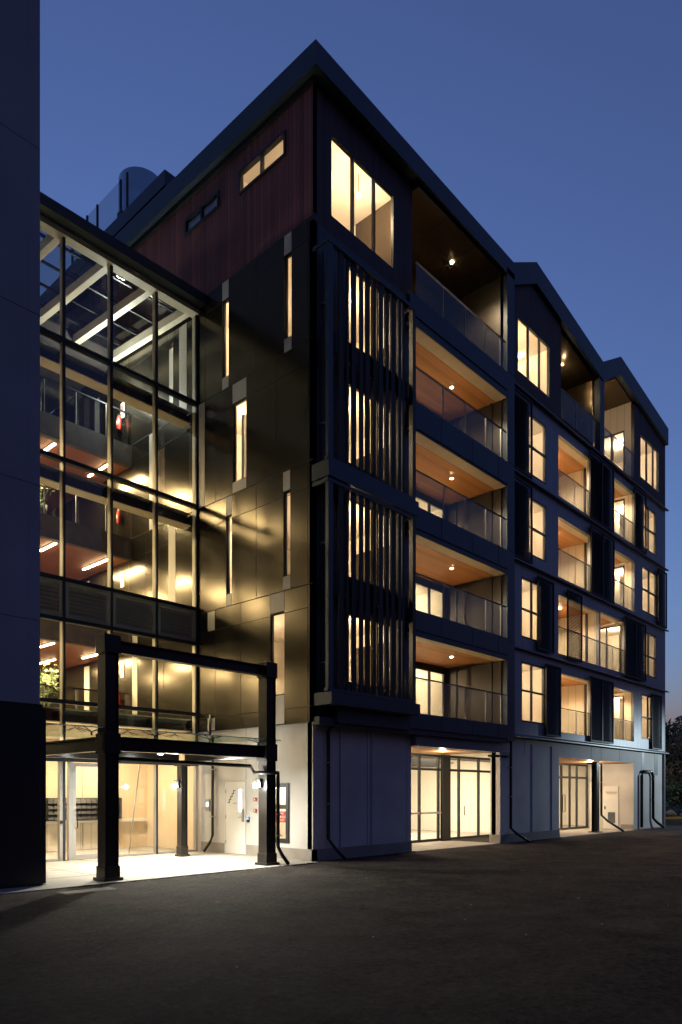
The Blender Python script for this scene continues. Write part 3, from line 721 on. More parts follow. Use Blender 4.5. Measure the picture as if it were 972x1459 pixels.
# downpipes
def pipe(pts, r=.045, clips=()):
    m_ = MB(); m_.tube(pts, r, 'black', 10)
    for c in clips: m_.box(c[0] - .06, c[0] + .06, c[1] - .06, c[1] + .09, c[2] - .015, c[2] + .015, 'alu')
    return m_.build('downpipe', BL)
pipe([(.62, -.08, 3.45), (.62, .06, 3.3), (.62, .06, .55), (.72, -.1, .3), (.86, -.32, .03)], .045, [(.62, .06, 1.45), (.62, .06, 2.5)])
pipe([(.30, -.06, 3.5), (.30, -.06, 15.3)], .03, [(.3, -.06, z) for z in (5, 8, 11, 14)])
pipe([(8.6, .2, 2.98), (9.3, -.1, 2.98), (9.72, -.02, 2.98), (9.72, -.02, 3.6)], .04)
pipe([(9.72, -.02, 3.7), (9.72, -.02, .5), (9.85, -.2, .3), (10.15, -.5, .03)], .05, [(9.72, -.02, 1.6), (9.72, -.02, 2.6)])
pipe([(17.2, .5, 3.0), (18.45, .45, 3.0), (18.45, .45, .75), (18.75, .3, .5), (19.4, -.15, .03)], .05, [(18.45, .45, 2.2)])
pipe([(22.0, .0, .1), (22.0, .0, 2.55), (22.2, .0, 2.75), (23.3, .0, 2.75), (23.5, .0, 2.55), (23.5, .0, .5), (23.75, -.1, .3), (24.2, -.25, .05)], .07, [(23.5, .0, 1.4), (23.5, 0, 2.4)])  # right leg is the pipe; left leg stands in for its cast shadow
pipe([(.06, 4.09, 3.9), (-.05, 4.09, 3.95), (-.06, 4.09, 3.4), (.03, 4.09, 3.2), (.03, 4.09, .5), (-.02, 4.14, .32), (-.12, 4.3, .04)], .04, [(.03, 4.09, 1.05), (.03, 4.09, 2.4)])

# wall fittings on the entrance side
t_ = thing('intercom_panel', (.12, 4.41, 1.2), 'silver intercom panel with small lit screen on the cream entrance wall', 'intercom')
MB().box(.08, .119, 4.31, 4.51, 1.2, 1.54, 'alu').build('housing', t_, bevel=.005)
MB().box(.074, .08, 4.36, 4.46, 1.33, 1.46, 'litpane').build('screen', t_)
t_ = thing('card_reader', (.12, 2.6, .92), 'small black card reader with blue light beside the stair door', 'card reader')
MB().box(.09, .119, 2.56, 2.66, .92, 1.06, 'black').build('housing', t_, bevel=.005)
MB().box(.086, .09, 2.58, 2.64, 1.0, 1.045, 'ledblue').build('indicator', t_)
for z, lab in ((1.5, 'upper red fire alarm box on the cream wall behind the steel post'), (1.2, 'lower red fire call point on the cream wall behind the steel post')):
    o = MB().box(.08, .119, 2.26, 2.36, z, z + .09, 'red').box(.076, .08, 2.285, 2.335, z + .02, z + .07, 'white').build('fire_call_point', loc=(.12, 2.3, z))
    tag(o, lab, 'fire alarm')
t_ = thing('safety_sign', (.08, 1.3, 1.0), 'red sign with white lettering inside the narrow entrance side window', 'sign')
MB().box(.175, .185, 1.11, 1.80, .95, 1.24, 'red').build('board', t_)
text('FIRE\nSPRINKLER\nINLET', .085, 'lettering', t_, (.173, 1.33, 1.095), RX, 'white')
# stuff behind that window
room(BL, .29, 2.4, .7, 2.3, .02, 2.6, 'w', name='valve_room'); light('POINT', (1.0, 1.4, 2.3), 36, (1, .86, .64), .1)
t_ = thing('sprinkler_valve', (1.0, 1.45, .02), 'red and green pipework behind the red sign in the entrance side window', 'valve')
MB().tube([(.9, 1.3, .02), (.9, 1.3, .8), (1.0, 1.5, .9), (1.0, 1.5, 1.5)], .07, 'red').build('pipe', t_)
MB().lathe((.7, 1.25, .62), [(.02, 0), (.12, .05), (.12, .2), (.03, .25)], 'leafi').build('valve_body', t_)

# ================================================================== GLASS ATRIUM
AT = thing('glass_atrium', (-4.5, 4.8, 0), 'tall glazed entrance atrium linking two buildings, warm lit walkways inside', 'atrium')
GY = 4.8; XA = -9.0
MX = [-8.09, -6.75, -5.42, -4.09, -2.77, -1.39, -.04]
for x in MX:
    o = MB().box(x - .032, x + .032, GY - .06, GY - .012, 2.6 if x != -4.09 and x != -1.39 else .02, 15.8, 'frame').box(x - .028, x + .028, GY + .012, GY + .13, 2.6, 15.8, 'cream').build('mullion', AT)
TZ = (13.12, 10.11, 7.10, 6.08, 4.02, 2.56)
for z in TZ:
    m_ = MB(); px_ = XA
    m_.box(XA, -.002, GY - .075, GY - .061, z - .05, z + .05, 'frame')
    for x in MX: m_.box(px_, x - .033, GY - .05, GY + .1, z - .045, z + .045, 'frame'); px_ = x + .033
    m_.build('transom', AT)
for z in (13.0, 9.98, 3.9):
    m_ = MB(); m_.box(XA, -.03, 5.25, 5.27, z - .34, z - .03, 'slab'); m_.box(XA, -.03, 5.06, 5.46, z - .37, z - .342, 'cream'); m_.box(XA, -.03, 5.06, 5.46, z - .03, z - .005, 'cream')  # cream beam whose unlit web is coloured dark
    for x in MX: m_.box(x - .04, x + .04, 4.96, 5.249, z - .28, z - .1, 'frame')
    m_.build('edge_beam', AT)
zz = [15.78, 13.12, 10.11, 7.10]
for i in range(3):
    px_ = XA
    for x in MX:
        MB().poly([(px_ + .03, GY, zz[i + 1] + .04), (x - .03, GY, zz[i + 1] + .04), (x - .03, GY, zz[i] - .04), (px_ + .03, GY, zz[i] - .04)], 'curtain').build('pane', AT); px_ = x
px_ = XA
for x in MX:
    for (a, b_) in ((4.02, 6.08), (2.56, 4.02)):
        MB().poly([(px_ + .03, GY, a + .04), (x - .03, GY, a + .04), (x - .03, GY, b_ - .04), (px_ + .03, GY, b_ - .04)], 'curtain').build('pane', AT)
    l_ = MB(); a, b_ = px_ + .035, x - .035
    l_.box(a, a + .09, GY - .04, GY + .03, 6.13, 7.05, 'louvre'); l_.box(b_ - .09, b_, GY - .04, GY + .03, 6.13, 7.05, 'louvre')
    l_.box(a + .09, b_ - .09, GY - .04, GY + .03, 6.13, 6.21, 'louvre'); l_.box(a + .09, b_ - .09, GY - .04, GY + .03, 6.97, 7.05, 'louvre')
    l_.box(a + .09, b_ - .09, GY + .04, GY + .05, 6.2, 6.98, 'louvre')
    z = 6.22
    while z < 6.93:
        l_.poly([(a + .09, GY - .03, z), (b_ - .09, GY - .03, z), (b_ - .09, GY + .03, z + .085), (a + .09, GY + .03, z + .085)], 'louvre'); z += .105
    l_.build('louvre_panel', AT); px_ = x
# eave and roof
ev = MB(); ev.prism([(XA, 4.35, 15.86), (XA, 4.95, 15.84), (XA, 4.95, 16.12), (XA, 4.30, 16.10)], (-XA - .01, 0, 0), 'fascia'); ev.box(XA, -.01, 4.66, 4.95, 15.70, 15.838, 'cream'); ev.build('eave', AT)
for x in (-8.1, -6.8, -5.45, -4.1, -2.74, -1.44, -.16):
    m_ = MB()
    m_.prism([(x - .09, 4.96, 15.78), (x - .09, 4.96, 16.02), (x - .09, 9.3, 16.38), (x - .09, 9.3, 16.12)], (.18, 0, 0), 'cream')
    m_.build('roof_beam', AT)
m_ = MB()
for y in (5.6, 6.6, 7.6, 8.6):
    z = 16.02 + (y - 4.96) * .083; px_ = XA
    m_.box(XA, -.02, y - .03, y + .03, z - .01, z + .05, 'frame')
m_.build('roof_purlin', AT)
MB().poly([(XA, 4.96, 16.10), (-.02, 4.96, 16.10), (-.02, 9.3, 16.46), (XA, 9.3, 16.46)], 'skyglass').build('skylight', AT)
MB().box(XA, -.01, 9.3, 20, 16.15, 16.5, 'slab').build('rear_roof', AT)
# walkways
DK = {1: (3.9, 3.3), 2: (6.97, 6.3), 3: (10.02, 9.33), 4: (13.05, 12.37)}
for f, (zt, zb) in DK.items():
    m_ = MB(); m_.box(XA, -.008, 8.33, 8.5, zb, zt, 'slab'); m_.box(XA, -.008, 8.5, 20, zt - .4, zt - .02, 'slab')
    dk = m_.build('walkway', AT)
    MB().box(XA, -.008, 8.5, 20, zb + .01, zb + .06, 'deckwood').build('walkway_soffit', dk)
    MB().box(XA, -.03, 8.38, 8.392, zt, zt + 1.02, 'balu').build('balustrade', dk)
    r = MB()
    for x in (-.9, -1.9, -2.9, -3.9, -5.2): r.box(x - .01, x + .01, 8.36, 8.4, zt, zt + 1.0, 'alu')
    r.box(XA, -.03, 8.36, 8.41, zt + 1.02, zt + 1.06, 'frame'); r.build('handrail', dk)
m_ = MB(); m_.box(XA, -.01, 15.5, 15.6, 3.3, 16.2, 'panel')
for f, (zt, zb) in DK.items():
    for x in (-1.9, -4.2): m_.box(x - .5, x + .5, 15.46, 15.5, zt, zt + 2.15, 'deckwood')
m_.build('rear_wall', AT)
MB().box(XA - .1, XA, 4.8, 20, 0, 16.2, 'panel').build('side_wall', AT)
# lobby at ground level
def lobx(mb):
    for x in (-6.2, -5.0, -3.75, -2.1): mb.box(x - .01, x + .01, 7.58, 7.595, .02, 3.25, 'cream')
    mb.box(XA, -.02, 7.4, 7.6, .84, .92, 'white')
    mb.box(-3.5, -1.2, 7.58, 7.6, .05, .84, 'loggia')
room(AT, XA + .01, .10, 4.86, 7.6, .02, 3.28, 's', kw='lobbywall', kf='concrete', extra=lobx, name='lobby')
light('AREA', (-4.4, 5.9, 3.2), 92, (1, .77, .51), 1.0, sy=.4); light('AREA', (-1.6, 6.3, 3.2), 52, (1, .77, .51), .8, sy=.4); light('AREA', (-7, 6, 3.2), 70, (1, .78, .5), 1.0)
# entrance door and ground glazing
gd = MB(); gd.poly([(XA, GY, .06), (-4.12, GY, .06), (-4.12, GY, 2.52), (XA, GY, 2.52)], 'curtain'); gd.poly([(-2.9, GY, .06), (-.06, GY, .06), (-.06, GY, 2.52), (-2.9, GY, 2.52)], 'curtain'); gd.build('lobby_glazing', AT)
gf = MB(); gf.box(XA, -4.12, GY - .03, GY + .05, .02, .07, 'alu'); gf.box(-2.88, -1.43, GY - .03, GY + .05, .02, .07, 'alu'); gf.box(-1.35, -.08, GY - .03, GY + .05, .02, .07, 'alu')
for x in (-4.16, -3.92, -2.9): gf.box(x - .045, x + .045, GY - .05, GY + .07, .02, 2.51, 'alu')
gf.box(-1.43, -1.35, GY - .055, GY + .06, .02, 2.51, 'alu'); gf.box(-.08, -.0, GY - .055, GY + .06, .02, 2.51, 'alu')
gf.build('lobby_frame', AT)
de = window(AT, 'y', GY - .02, -3.86, -2.96, .04, 2.5, fw=.10, rec=0, k='alu', name='entrance_door')
MB().tube([(-3.76, 4.78, 1.28), (-3.76, 4.70, 1.26), (-3.76, 4.70, .84), (-3.76, 4.78, .82)], .014, 'frame').build('handle', de)
o = MB().box(-4.2, -4.12, 4.72, 4.745, .95, 1.03, 'black').build('door_release', loc=(-4.16, 4.73, .95)); tag(o, 'small black door release button on the aluminium lobby frame', 'switch')

# mailboxes
t_ = thing('mailbox_bank', (-2.2, 7.25, .93), 'dark bank of parcel and letter boxes four rows high on the lobby wall', 'mailboxes')
m_ = MB(); m_.box(-3.35, -.98, 7.28, 7.58, .94, 1.58, 'black'); m_.build('cabinet', t_)
for r_ in range(4):
    for c in range(11):
        x = -3.33 + c * .165; z = .955 + r_ * .156
        q = MB(); q.prism([(x, 7.28, z), (x, 7.19, z), (x, 7.26, z + .14), (x, 7.28, z + .14)], (.15, 0, 0), 'black'); q.poly([(x + .03, 7.20, z + .02), (x + .11, 7.20, z + .02), (x + .12, 7.25, z + .11), (x + .08, 7.25, z + .11)], 'alu'); q.build('letter_box', t_)

# light bars under walkways
bars = {1: ((-.68, 9.2, 10.3), (-2.5, 8.6, 9.5), (-1.2, 11.2, 12.5), (-3.4, 11.2, 12.4), (-4.4, 8.6, 9.8), (-6.3, 8.6, 9.8)), 2: ((-.6, 8.65, 10.4), (-2.46, 8.55, 9.6), (-3.0, 11.0, 12.2), (-4.4, 8.6, 9.8), (-6.3, 8.6, 9.8)), 3: ((-.63, 8.62, 10.0), (-2.46, 8.6, 9.8), (-3.6, 10.6, 11.6), (-4.4, 8.6, 9.8), (-6.3, 8.6, 9.8))}  # last two bars per level are out of view, added for panel reflections
wd = {1: 'lowest', 2: 'middle', 3: 'upper'}
BARI = {1: (0, 1, 2, 3, 4, 5), 2: (0, 1, 2, 4, 5), 3: (0, 1, 2, 4, 5)}
pos = {0: 'nearest the dark panel wall', 1: 'next left of the wall', 2: 'further back and mid ceiling', 3: 'farthest back on the left', 4: 'third from the wall, added for panel reflections', 5: 'fourth from the wall, added for panel reflections'}
for f, ls in bars.items():
    zb = DK[f + 1][1]
    for q, (x, y0, y1) in enumerate(ls):
        m_ = MB(); m_.box(x - .05, x + .05, y0, y1, zb - .02, zb + .008, 'alu'); 
        t_ = thing('light_bar', (x, (y0 + y1) / 2, zb), 'glowing ceiling light bar on the %s walkway, %s' % (wd[f], pos[BARI[f][q]]), 'light', 'walkway light bars')
        m_.build('housing', t_); MB().box(x - .035, x + .035, y0 + .02, y1 - .02, zb - .035, zb - .022, 'bar').build('diffuser', t_)
        light('AREA', (x, (y0 + y1) / 2, zb - .06), 85, (1, .72, .36), .1, sy=y1 - y0)
t_ = thing('flood_lamp', (-.12, 8.55, 14.85), 'bright white floodlight on the panel wall of the top walkway', 'floodlight')
MB().box(-.10, -.01, 8.45, 8.65, 14.75, 14.95, 'black').build('housing', t_); MB().lathe((-.58, 8.3, 14.5), [(.04, 0), (.12, .04), (.15, .11), (.12, .18), (.04, .22)], 'cool').tube([(-.58, 8.3, 14.72), (-.58, 8.4, 14.85), (-.1, 8.5, 14.85)], .02, 'black').build('lamp_head', t_)
light('POINT', (-.62, 8.05, 14.6), 80, (.90, 1, .92), .04); light('SPOT', (-.55, 8.2, 14.62), 110, (1, .74, .44), .06, rot=Vector((-1.2, -1, .75)).to_track_quat('-Z', 'Y').to_euler(), spot=140)  # warm spot added at the floodlight to brighten the roof beams
# extinguishers and notices
def extinguisher(z, lab):
    t_ = thing('fire_extinguisher', (-.1, 8.9, z), lab, 'extinguisher', 'wall hung fire extinguishers')
    MB().lathe((-.13, 8.9, z), [(.02, 0), (.075, .01), (.08, .04), (.08, .40), (.05, .47), (.025, .50)], 'red', 16).build('cylinder', t_)
    MB().box(-.15, -.11, 8.85, 8.97, z + .5, z + .56, 'black').tube([(-.13, 8.96, z + .53), (-.13, 9.03, z + .4), (-.13, 9.0, z + .15)], .014, 'black').build('valve', t_)
    MB().box(-.212, -.208, 8.86, 8.94, z + .17, z + .3, 'white').build('instruction_label', t_)
    MB().box(-.05, -.004, 8.86, 8.94, z + .2, z + .26, 'black').build('bracket', t_)
extinguisher(4.55, 'red fire extinguisher low on the wall of the lowest walkway, beside the big steel post')
extinguisher(10.6, 'red fire extinguisher casting a shadow on the panel wall of the middle walkway')
extinguisher(13.7, 'red fire extinguisher on the wall just below the white floodlight')
for z, lab in ((5.55, 'white and red fire notice above the lowest extinguisher'), (8.55, 'white fire notice on the panel wall below the louvre lit walkway'), (14.15, 'pale fire notice by the floodlight')):
    o = MB().box(-.02, -.008, 8.78, 8.98, z, z + .5, 'white').box(-.024, -.021, 8.82, 8.94, z + .2, z + .42, 'red').build('fire_notice', loc=(-.01, 8.9, z)); tag(o, lab, 'sign')

# ================================================================== LEAFY PLANTS
def leaves(mb, c, r, n, size, k, flat=1.):
    for _ in range(n):
        while True:
            p = Vector((random.uniform(-1, 1), random.uniform(-1, 1), random.uniform(-1, 1)))
            if p.length < 1: break
        p = Vector((c[0] + p.x * r[0], c[1] + p.y * r[1], c[2] + p.z * r[2]))
        a = Vector((random.gauss(0, 1), random.gauss(0, 1), random.gauss(0, flat))).normalized(); q = a.orthogonal().normalized()
        s_ = size * random.uniform(.6, 1.4)
        mb.poly([p - a * s_, p + q * s_ * .42, p + a * s_, p - q * s_ * .42], k)
def plant(name, base, h, w, n, size, k, lab, pot=False, stems=5):
    t_ = thing(name, base, lab, 'plant')
    st = MB(); fo = MB()
    for i in range(stems):
        a = random.uniform(0, 6.28); e = Vector(base) + Vector((math.cos(a) * w * random.uniform(.3, 1), math.sin(a) * w * random.uniform(.3, 1), h * random.uniform(.6, 1)))
        b0 = Vector(base) + Vector((0, 0, .3 if pot else 0)); mid_ = (b0 + e) / 2 + Vector((0, 0, h * .12))
        st.tube([b0, mid_, e], [.012, .009, .004], 'bark', 5)
        for q in range(6):
            p = b0.lerp(mid_, q / 5) if q < 3 else mid_.lerp(e, (q - 2) / 3)
            leaves(fo, p, (w * .28, w * .28, h * .16), n // (stems * 6) + 1, size, k)
    st.build('stem', t_); fo.build('foliage', t_)
    if pot: MB().lathe(base, [(.16, 0), (.22, .36), (.2, .36)], 'black').build('pot', t_)
    return t_
plant('indoor_plant', (-2.75, 8.75, 3.92), 1.7, .55, 420, .085, 'leafi', 'leafy green potted plant behind the balustrade of the lowest walkway', True, 8)
plant('indoor_plant', (-2.85, 8.75, 10.04), 1.3, .5, 380, .085, 'leafi', 'leafy green potted plant on the middle walkway below the light bar', True, 8)
for i, (x, lab) in enumerate(((.75, 'small wispy plant at the left end of the lower planter box'), (1.35, 'tuft of low foliage second from the left in the lower planter box'), (2.15, 'drooping tuft in the middle of the lower planter box'), (2.75, 'low bushy plant second from the right in the lower planter'), (3.15, 'taller creeper at the right end of the lower planter box'))):
    plant('planter_plant', (x, -.32, 4.21), .75 if i in (0, 4) else .38, .22, 110, .035, 'leafb' if i % 2 else 'leafd', lab)
for x, lab in ((.9, 'thin climbing plant at the left end of the upper planter box'), (2.7, 'climbing plant at the right end of the upper planter box')):
    plant('planter_plant', (x, -.3, 9.86), .9, .15, 110, .032, 'leafd', lab)

# ================================================================== NEIGHBOURING BUILDING (left foreground)
NB = thing('neighbouring_building', (-18, .43, 0), 'tall plain blue grey building with a black plinth filling the left edge', 'building')
m_ = MB(); m_.box(-30, -6.71, .43, 22, 3.36, 26, 'leftwall')
for z in (10.53, 7.39, 4.9, 13.6, 16.7): m_.box(-30, -6.71, .427, .43, z - .005, z + .005, 'fascia')
m_.box(-6.925, -6.917, .427, .43, 3.36, 26, 'leftwall')
m_.build('upper_wall', NB)
m_ = MB(); m_.box(-30, -6.61, .40, 22, .05, 3.28, 'leftbase'); m_.box(-30, -6.66, .44, 22, 3.28, 3.36, 'black'); m_.box(-30, -6.66, .44, 22, 0, .05, 'black'); m_.build('plinth_wall', NB)

# ================================================================== STEEL ENTRANCE FRAME
EF = thing('steel_entrance_frame', (-3.4, .2, 0), 'black steel portal with glass canopy standing in front of the glazed entrance', 'canopy frame')
def hpost(x, y, w, z1, big=True):
    m_ = MB(); t1 = .022
    m_.box(x - w / 2, x - w / 2 + t1, y - w / 2, y + w / 2, .06, z1, 'steel'); m_.box(x + w / 2 - t1, x + w / 2, y - w / 2, y + w / 2, .06, z1, 'steel')
    m_.box(x - w / 2 + t1, x + w / 2 - t1, y - .012, y + .012, .06, z1, 'steel')
    m_.box(x - w / 2 + t1, x + w / 2 - t1, y - w / 2 + .03, y - w / 2 + .05, .062, z1 - .003, 'steel')
    m_.box(x - w / 2 + t1, x - w / 2 + t1 + .04, y + w / 2 - .03, y + w / 2, .06, z1, 'steel')
    p = m_.build('post', EF)
    b0 = MB(); b0.box(x - w * .72, x + w * .72, y - w * .72, y + w * .72, .02, .08, 'steel'); b0.box(x - w * .57, x + w * .57, y - w * .57, y + w * .57, .081, .30, 'steel'); b0.build('base_plate', p, bevel=.004)
    c_ = MB()
    if big:
        MB().box(x - w * .6, x + w * .6, y - w * .6, y + w * .6, 4.44, z1 + .02, 'steel').build('post_cap', p, bevel=.004)
        c_.box(x - w * .6, x + w * .6, y - w * .6, y + w * .6, 2.48, 2.88, 'steel')
        c_.box(x - w * .6 - .01, x - w * .6, y - .12, y + .12, 2.53, 2.83, 'steel')
    else: c_.box(x - w * .8, x + w * .8, y - w * .8, y + w * .8, z1, z1 + .04, 'steel')
    c_.build('connection_plate', p, bevel=.004)
hpost(-5.45, .22, .29, 4.78); hpost(-1.32, .22, .29, 4.78); hpost(-1.35, 3.6, .20, 2.44, False); hpost(-5.45, 3.6, .20, 2.44, False)
def ibeam(a, b_, h, w, along):
    m_ = MB(); x0, y0, z0 = a; x1, y1, _ = b_
    if along == 'x':
        m_.box(x0, x1, y0 - w / 2, y0 + w / 2, z0, z0 + .025, 'steel'); m_.box(x0, x1, y0 - w / 2, y0 + w / 2, z0 + h - .025, z0 + h, 'steel'); m_.box(x0, x1, y0 - .012, y0 + .012, z0 + .025, z0 + h - .025, 'steel')
    else:
        m_.box(x0 - w / 2, x0 + w / 2, y0, y1, z0, z0 + .025, 'steel'); m_.box(x0 - w / 2, x0 + w / 2, y0, y1, z0 + h - .025, z0 + h, 'steel'); m_.box(x0 - .012, x0 + .012, y0, y1, z0 + .025, z0 + h - .025, 'steel')
    return m_.build('beam', EF)
ibeam((-5.28, .22, 4.48), (-1.50, .22, 0), .24, .18, 'x')
ibeam((-5.28, .22, 2.55), (-1.50, .22, 0), .28, .20, 'x')
ibeam((-7.6, .22, 2.55), (-5.63, .22, 0), .28, .20, 'x') if False else None
ibeam((-5.45, .40, 2.55), (0, 3.48, 0), .28, .20, 'y'); ibeam((-1.35, .40, 2.55), (0, 3.48, 0), .28, .20, 'y')
ibeam((-5.34, 3.6, 2.55), (-1.46, 3.6, 0), .28, .20, 'x')
cy = MB(); cy.prism([(-6.5, .15, 2.98), (-.95, .15, 2.98), (-.95, 4.6, 3.12), (-6.5, 4.6, 3.12)], (0, 0, .018), 'greenglass')
for x in (-5.1, -3.7, -2.3): cy.box(x - .006, x + .006, .15, 4.6, 3.14, 3.146, 'joint')
can = cy.build('glass_canopy', EF)
MB().box(-6.5, -.95, .143, .149, 2.979, 2.999, 'glassedge').build('glass_edge', can)
ge = MB(); ge.prism([(-.949, .15, 2.98), (-.949, 4.6, 3.12), (-.949, 4.6, 3.138), (-.949, .15, 2.998)], (.006, 0, 0), 'glassedge'); ge.build('glass_edge', can)
for x in (-5.8, -4.4, -3.0, -1.6):
    for y in (.22, 3.6):
        z = 2.83; br = MB(); br.tube([(x, y, z), (x, y, z + .08)], .018, 'black', 6)
        for dx in (-.22, .22):
            for dy in (-.12, .12): br.tube([(x, y, z + .07), (x + dx, y + dy, z + .15)], .010, 'black', 5)
        br.build('spider_bracket', can)
pp = MB(); pp.tube([(-5.3, .5, 2.42), (-1.6, .5, 2.36), (-1.6, .36, 2.2), (-1.42, .03, 2.2), (-1.14, .03, 2.2), (-1.10, .08, 2.1), (-1.10, .08, .45), (-1.06, -.02, .25), (-.98, -.16, .03)], .045, 'black', 10)
for z in (.7, 1.2, 1.8): pp.box(-1.17, -1.03, .02, .1, z, z + .025, 'alu')
pp.build('downpipe', EF)
for (x, y, lab) in ((-1.22, 3.46, 'bright white wall lamp on the rear steel post in front of the lobby glass'), (-1.49, .26, 'bright white lamp on the tall steel post beside the stair door')):
    sgn = -1
    t_ = thing('post_lamp', (x, y, 1.88), lab, 'lamp', 'lamps on the steel posts')
    if y > 2:
        px_, py_ = -1.48, 3.6
    else: px_, py_ = -1.50, .26
    MB().box(px_ - .05, px_ + .02, py_ - .05, py_ + .05, 1.86, 2.06, 'black').tube([(px_, py_, 2.03), (px_ - .12, py_, 2.05), (px_ - .14, py_, 1.97)], .015, 'black').build('bracket', t_)
    MB().lathe((px_ - .14, py_, 1.84), [(.03, 0), (.055, .03), (.055, .09), (.03, .12)], 'cool').build('lamp_globe', t_)
    light('SPOT', (px_ - .24, py_, 1.93), 150, (1, .92, .76), .04, rot=(0, rad(22), 0), spot=150); light('POINT', (px_ - .24, py_, 1.9), 10, (1, .92, .76), .03)
for (x, y, lab) in ((-4.3, 2.9, 'round downlight under the glass canopy nearer the lobby door'), (-2.5, 2.9, 'round downlight under the glass canopy nearer the stair door')):
    t_ = thing('canopy_downlight', (x, y, 2.8), lab, 'light', 'canopy downlights')
    MB().tube([(x, 3.5, 2.86), (x, y, 2.86), (x, y, 2.8)], .015, 'black', 6).lathe((x, y, 2.70), [(.075, 0), (.075, .12)], 'black').build('housing', t_); MB().lathe((x, y, 2.69), [(.06, 0), (.06, .008)], 'cool').build('lens', t_)
    light('SPOT', (x, y, 2.66), 520 if x > -3 else 120, (1, .93, .80), .12, rot=(rad(-34 if x > -3 else 0), 0, 0), spot=135)
# thin rod standing in for a reflected line in the lobby glass
t_ = MB().tube([(-2.05, 5.1, .05), (-1.72, 5.1, 2.5)], .018, 'alu').build('reflection_rod', loc=(-2.05, 5.1, .05)); tag(t_, 'thin pale rod standing in for a diagonal reflection in the lobby glass', 'reflection')
# drain grate
m_ = MB(); ux = Vector((.97, .24, 0)); 
t_ = thing('drain_grate', (-6.4, -.8, 0), 'slotted metal drain grate set into the dark asphalt', 'drain')
m_.box(-6.9, -5.95, -1.0, -.62, -.02, .004, 'black'); m_.build('frame', t_)
g = MB()
for i in range(14): g.box(-6.86 + i * .066, -6.83 + i * .066, -.97, -.65, .006, .012, 'trim')
g.build('grating', t_)
# fallen leaves
lf = MB()
for _ in range(150):
    if random.random() < .55: x, y = random.uniform(-6.4, -.2), random.gauss(-.27, .05)
    else: x, y = random.uniform(-9, 16), random.uniform(-9, -1)
    a = random.uniform(0, 6.28); s_ = random.uniform(.015, .04)
    d = Vector((math.cos(a), math.sin(a), 0)) * s_; e = Vector((-d.y, d.x, 0)) * .5; p = Vector((x, y, .008))
    lf.poly([p - d, p + e + Vector((0, 0, .012)), p + d, p - e], 'deadleaf')
o = lf.build('fallen_leaves'); tag(o, 'dry fallen leaves scattered along the pavement edge and asphalt', 'leaves', kind='stuff')

# ================================================================== TREES on the right
def tree(name, base, h, crown, k, lab, n=1500, size=.16, bare=False, lean=(0, 0)):
    t_ = thing(name, base, lab, 'tree')
    B = Vector(base); tr = MB(); fo = MB()
    top_ = B + Vector((lean[0], lean[1], h * .62))
    tr.tube([B, B.lerp(top_, .35) + Vector((.1, -.05, 0)), B.lerp(top_, .7), top_], [h * .03, h * .024, h * .018, h * .012], 'bark', 8)
    nb = 12
    for i in range(nb):
        s0 = B.lerp(top_, random.uniform(.4, 1)); a = random.uniform(0, 6.28)
        e = s0 + Vector((math.cos(a) * crown * random.uniform(.5, 1), math.sin(a) * crown * random.uniform(.5, 1), h * random.uniform(.08, .36)))
        md = s0.lerp(e, .5) + Vector((0, 0, -h * .03))
        tr.tube([s0, md, e], [h * .010, h * .007, h * .003], 'bark', 5)
        for q in range(4):
            e2 = e.lerp(md, random.uniform(0, .8)) ; e3 = e2 + Vector((random.gauss(0, .5), random.gauss(0, .5), random.uniform(.2, 1.0))) * (crown * .35)
            tr.tube([e2, e2.lerp(e3, .5) + Vector((.08, .05, 0)), e3], [h * .004, h * .003, h * .0015], 'bark', 4)
            if not bare or random.random() < .35: leaves(fo, e3, (crown * .26, crown * .26, crown * .2), n // (nb * 4), size, k)
    tr.build('trunk', t_); fo.build('crown', t_)
tree('bare_tree', (44.5, 10.5, .05), 9.2, 3.2, 'leafp', 'tall pale barked tree with bare upper twigs past the far end of the building', 1400, .15, True, (1.2, -1.0))
tree('olive_tree', (43.5, 8.0, .05), 5.6, 2.4, 'leafb', 'olive brown tree in front of the pale bare tree, mid height', 2200, .13)
tree('olive_tree', (48, 8.5, .05), 6.2, 2.8, 'leafb', 'olive brown tree at the right picture edge behind the shrub', 2200, .15)
tree('dark_tree', (58, 14, .05), 9.5, 4.2, 'leafd', 'dark green tree farthest back beyond the kerb', 3600, .30)
tree('dark_tree', (52, 9.5, .05), 6.0, 3.4, 'leafd', 'lower dark green tree just behind the olive trees', 3600, .24)
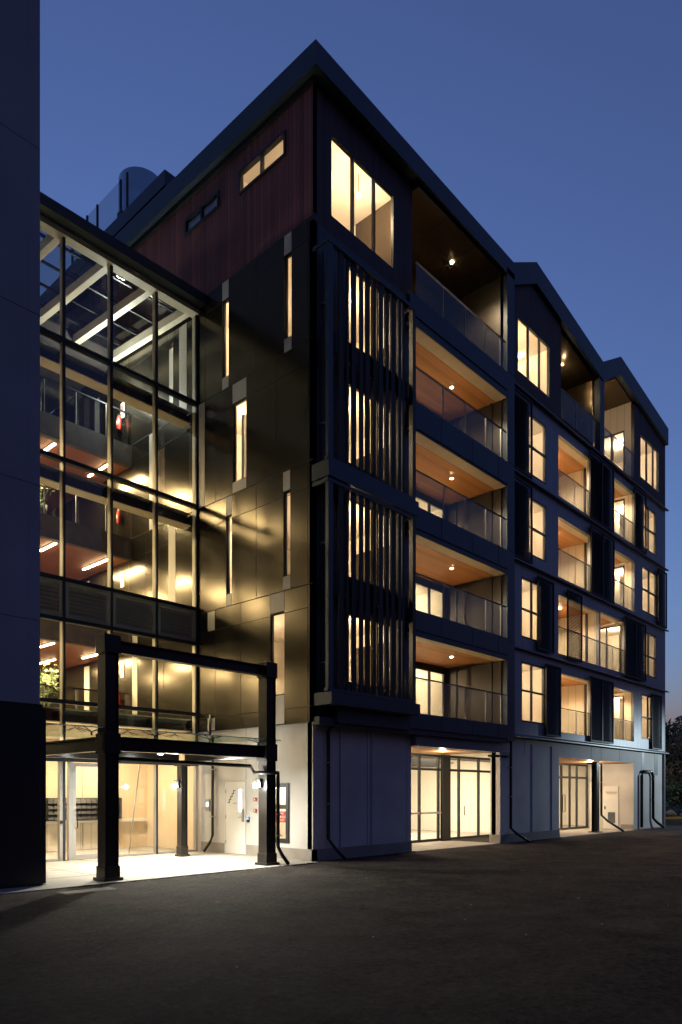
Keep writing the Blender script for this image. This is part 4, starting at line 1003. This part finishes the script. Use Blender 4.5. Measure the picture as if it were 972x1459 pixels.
def shrub(base, r, n, k, lab):
    t_ = thing('shrub', base, lab, 'shrub'); st = MB(); fo = MB()
    for i in range(9):
        e = Vector(base) + Vector((random.uniform(-1, 1) * r * .7, random.uniform(-1, 1) * r * .7, r * random.uniform(.7, 1.5)))
        st.tube([base, Vector(base).lerp(e, .5) + Vector((0, 0, .1)), e], [.03, .02, .008], 'bark', 5)
        leaves(fo, e, (r * .5, r * .5, r * .45), n // 9, .11, k)
    leaves(fo, (base[0], base[1], base[2] + r * .5), (r, r, r * .55), n // 3, .11, k)
    st.build('stem', t_); fo.build('foliage', t_)
shrub((41.5, 6.3, .06), 1.5, 1800, 'leafd', 'rounded dark green shrub just past the building corner')
shrub((43.5, 4.6, .06), 1.3, 1500, 'leafd', 'dark green shrub nearest the right picture edge')
for i, (x, y, r, lab) in enumerate(((39.0, 4.3, .42, 'larger grey boulder at the kerb edge under the shrub'), (40.1, 3.7, .3, 'smaller boulder right of the larger one by the kerb'), (39.8, 4.7, .3, 'low boulder tucked under the shrub'))):
    bm2 = bmesh.new(); bmesh.ops.create_icosphere(bm2, subdivisions=3, radius=r)
    for v in bm2.verts: v.co *= 1 + .25 * math.sin(v.co.x * 9 + i) * math.cos(v.co.y * 8) + random.uniform(-.05, .05); v.co.z *= .7
    me = bpy.data.meshes.new('boulder'); bm2.to_mesh(me); bm2.free(); me.materials.append(M['rock'])
    o = bpy.data.objects.new('boulder', me); COL.objects.link(o); o.location = (x, y, r * .55); tag(o, lab, 'rock')

# street lamp light beyond the frame on the right (its pole stands outside the picture)
light('SPOT', (30.5, -6.0, 4.6), 820, (.76, .94, 1), .05, rot=(Vector((23.8, 0, 1.6)) - Vector((30.5, -6, 4.6))).to_track_quat('-Z', 'Y').to_euler(), spot=62)
light('POINT', (39, 0, 6.0), 220, (1, .86, .62), .15)
# last of the daylight
sl = bpy.data.lights.new('sun', 'SUN'); sl.energy = .0003; sl.angle = rad(30); sl.color = (.7, .8, 1)
so = bpy.data.objects.new('sun', sl); COL.objects.link(so); so.rotation_euler = (rad(60), 0, rad(-60))
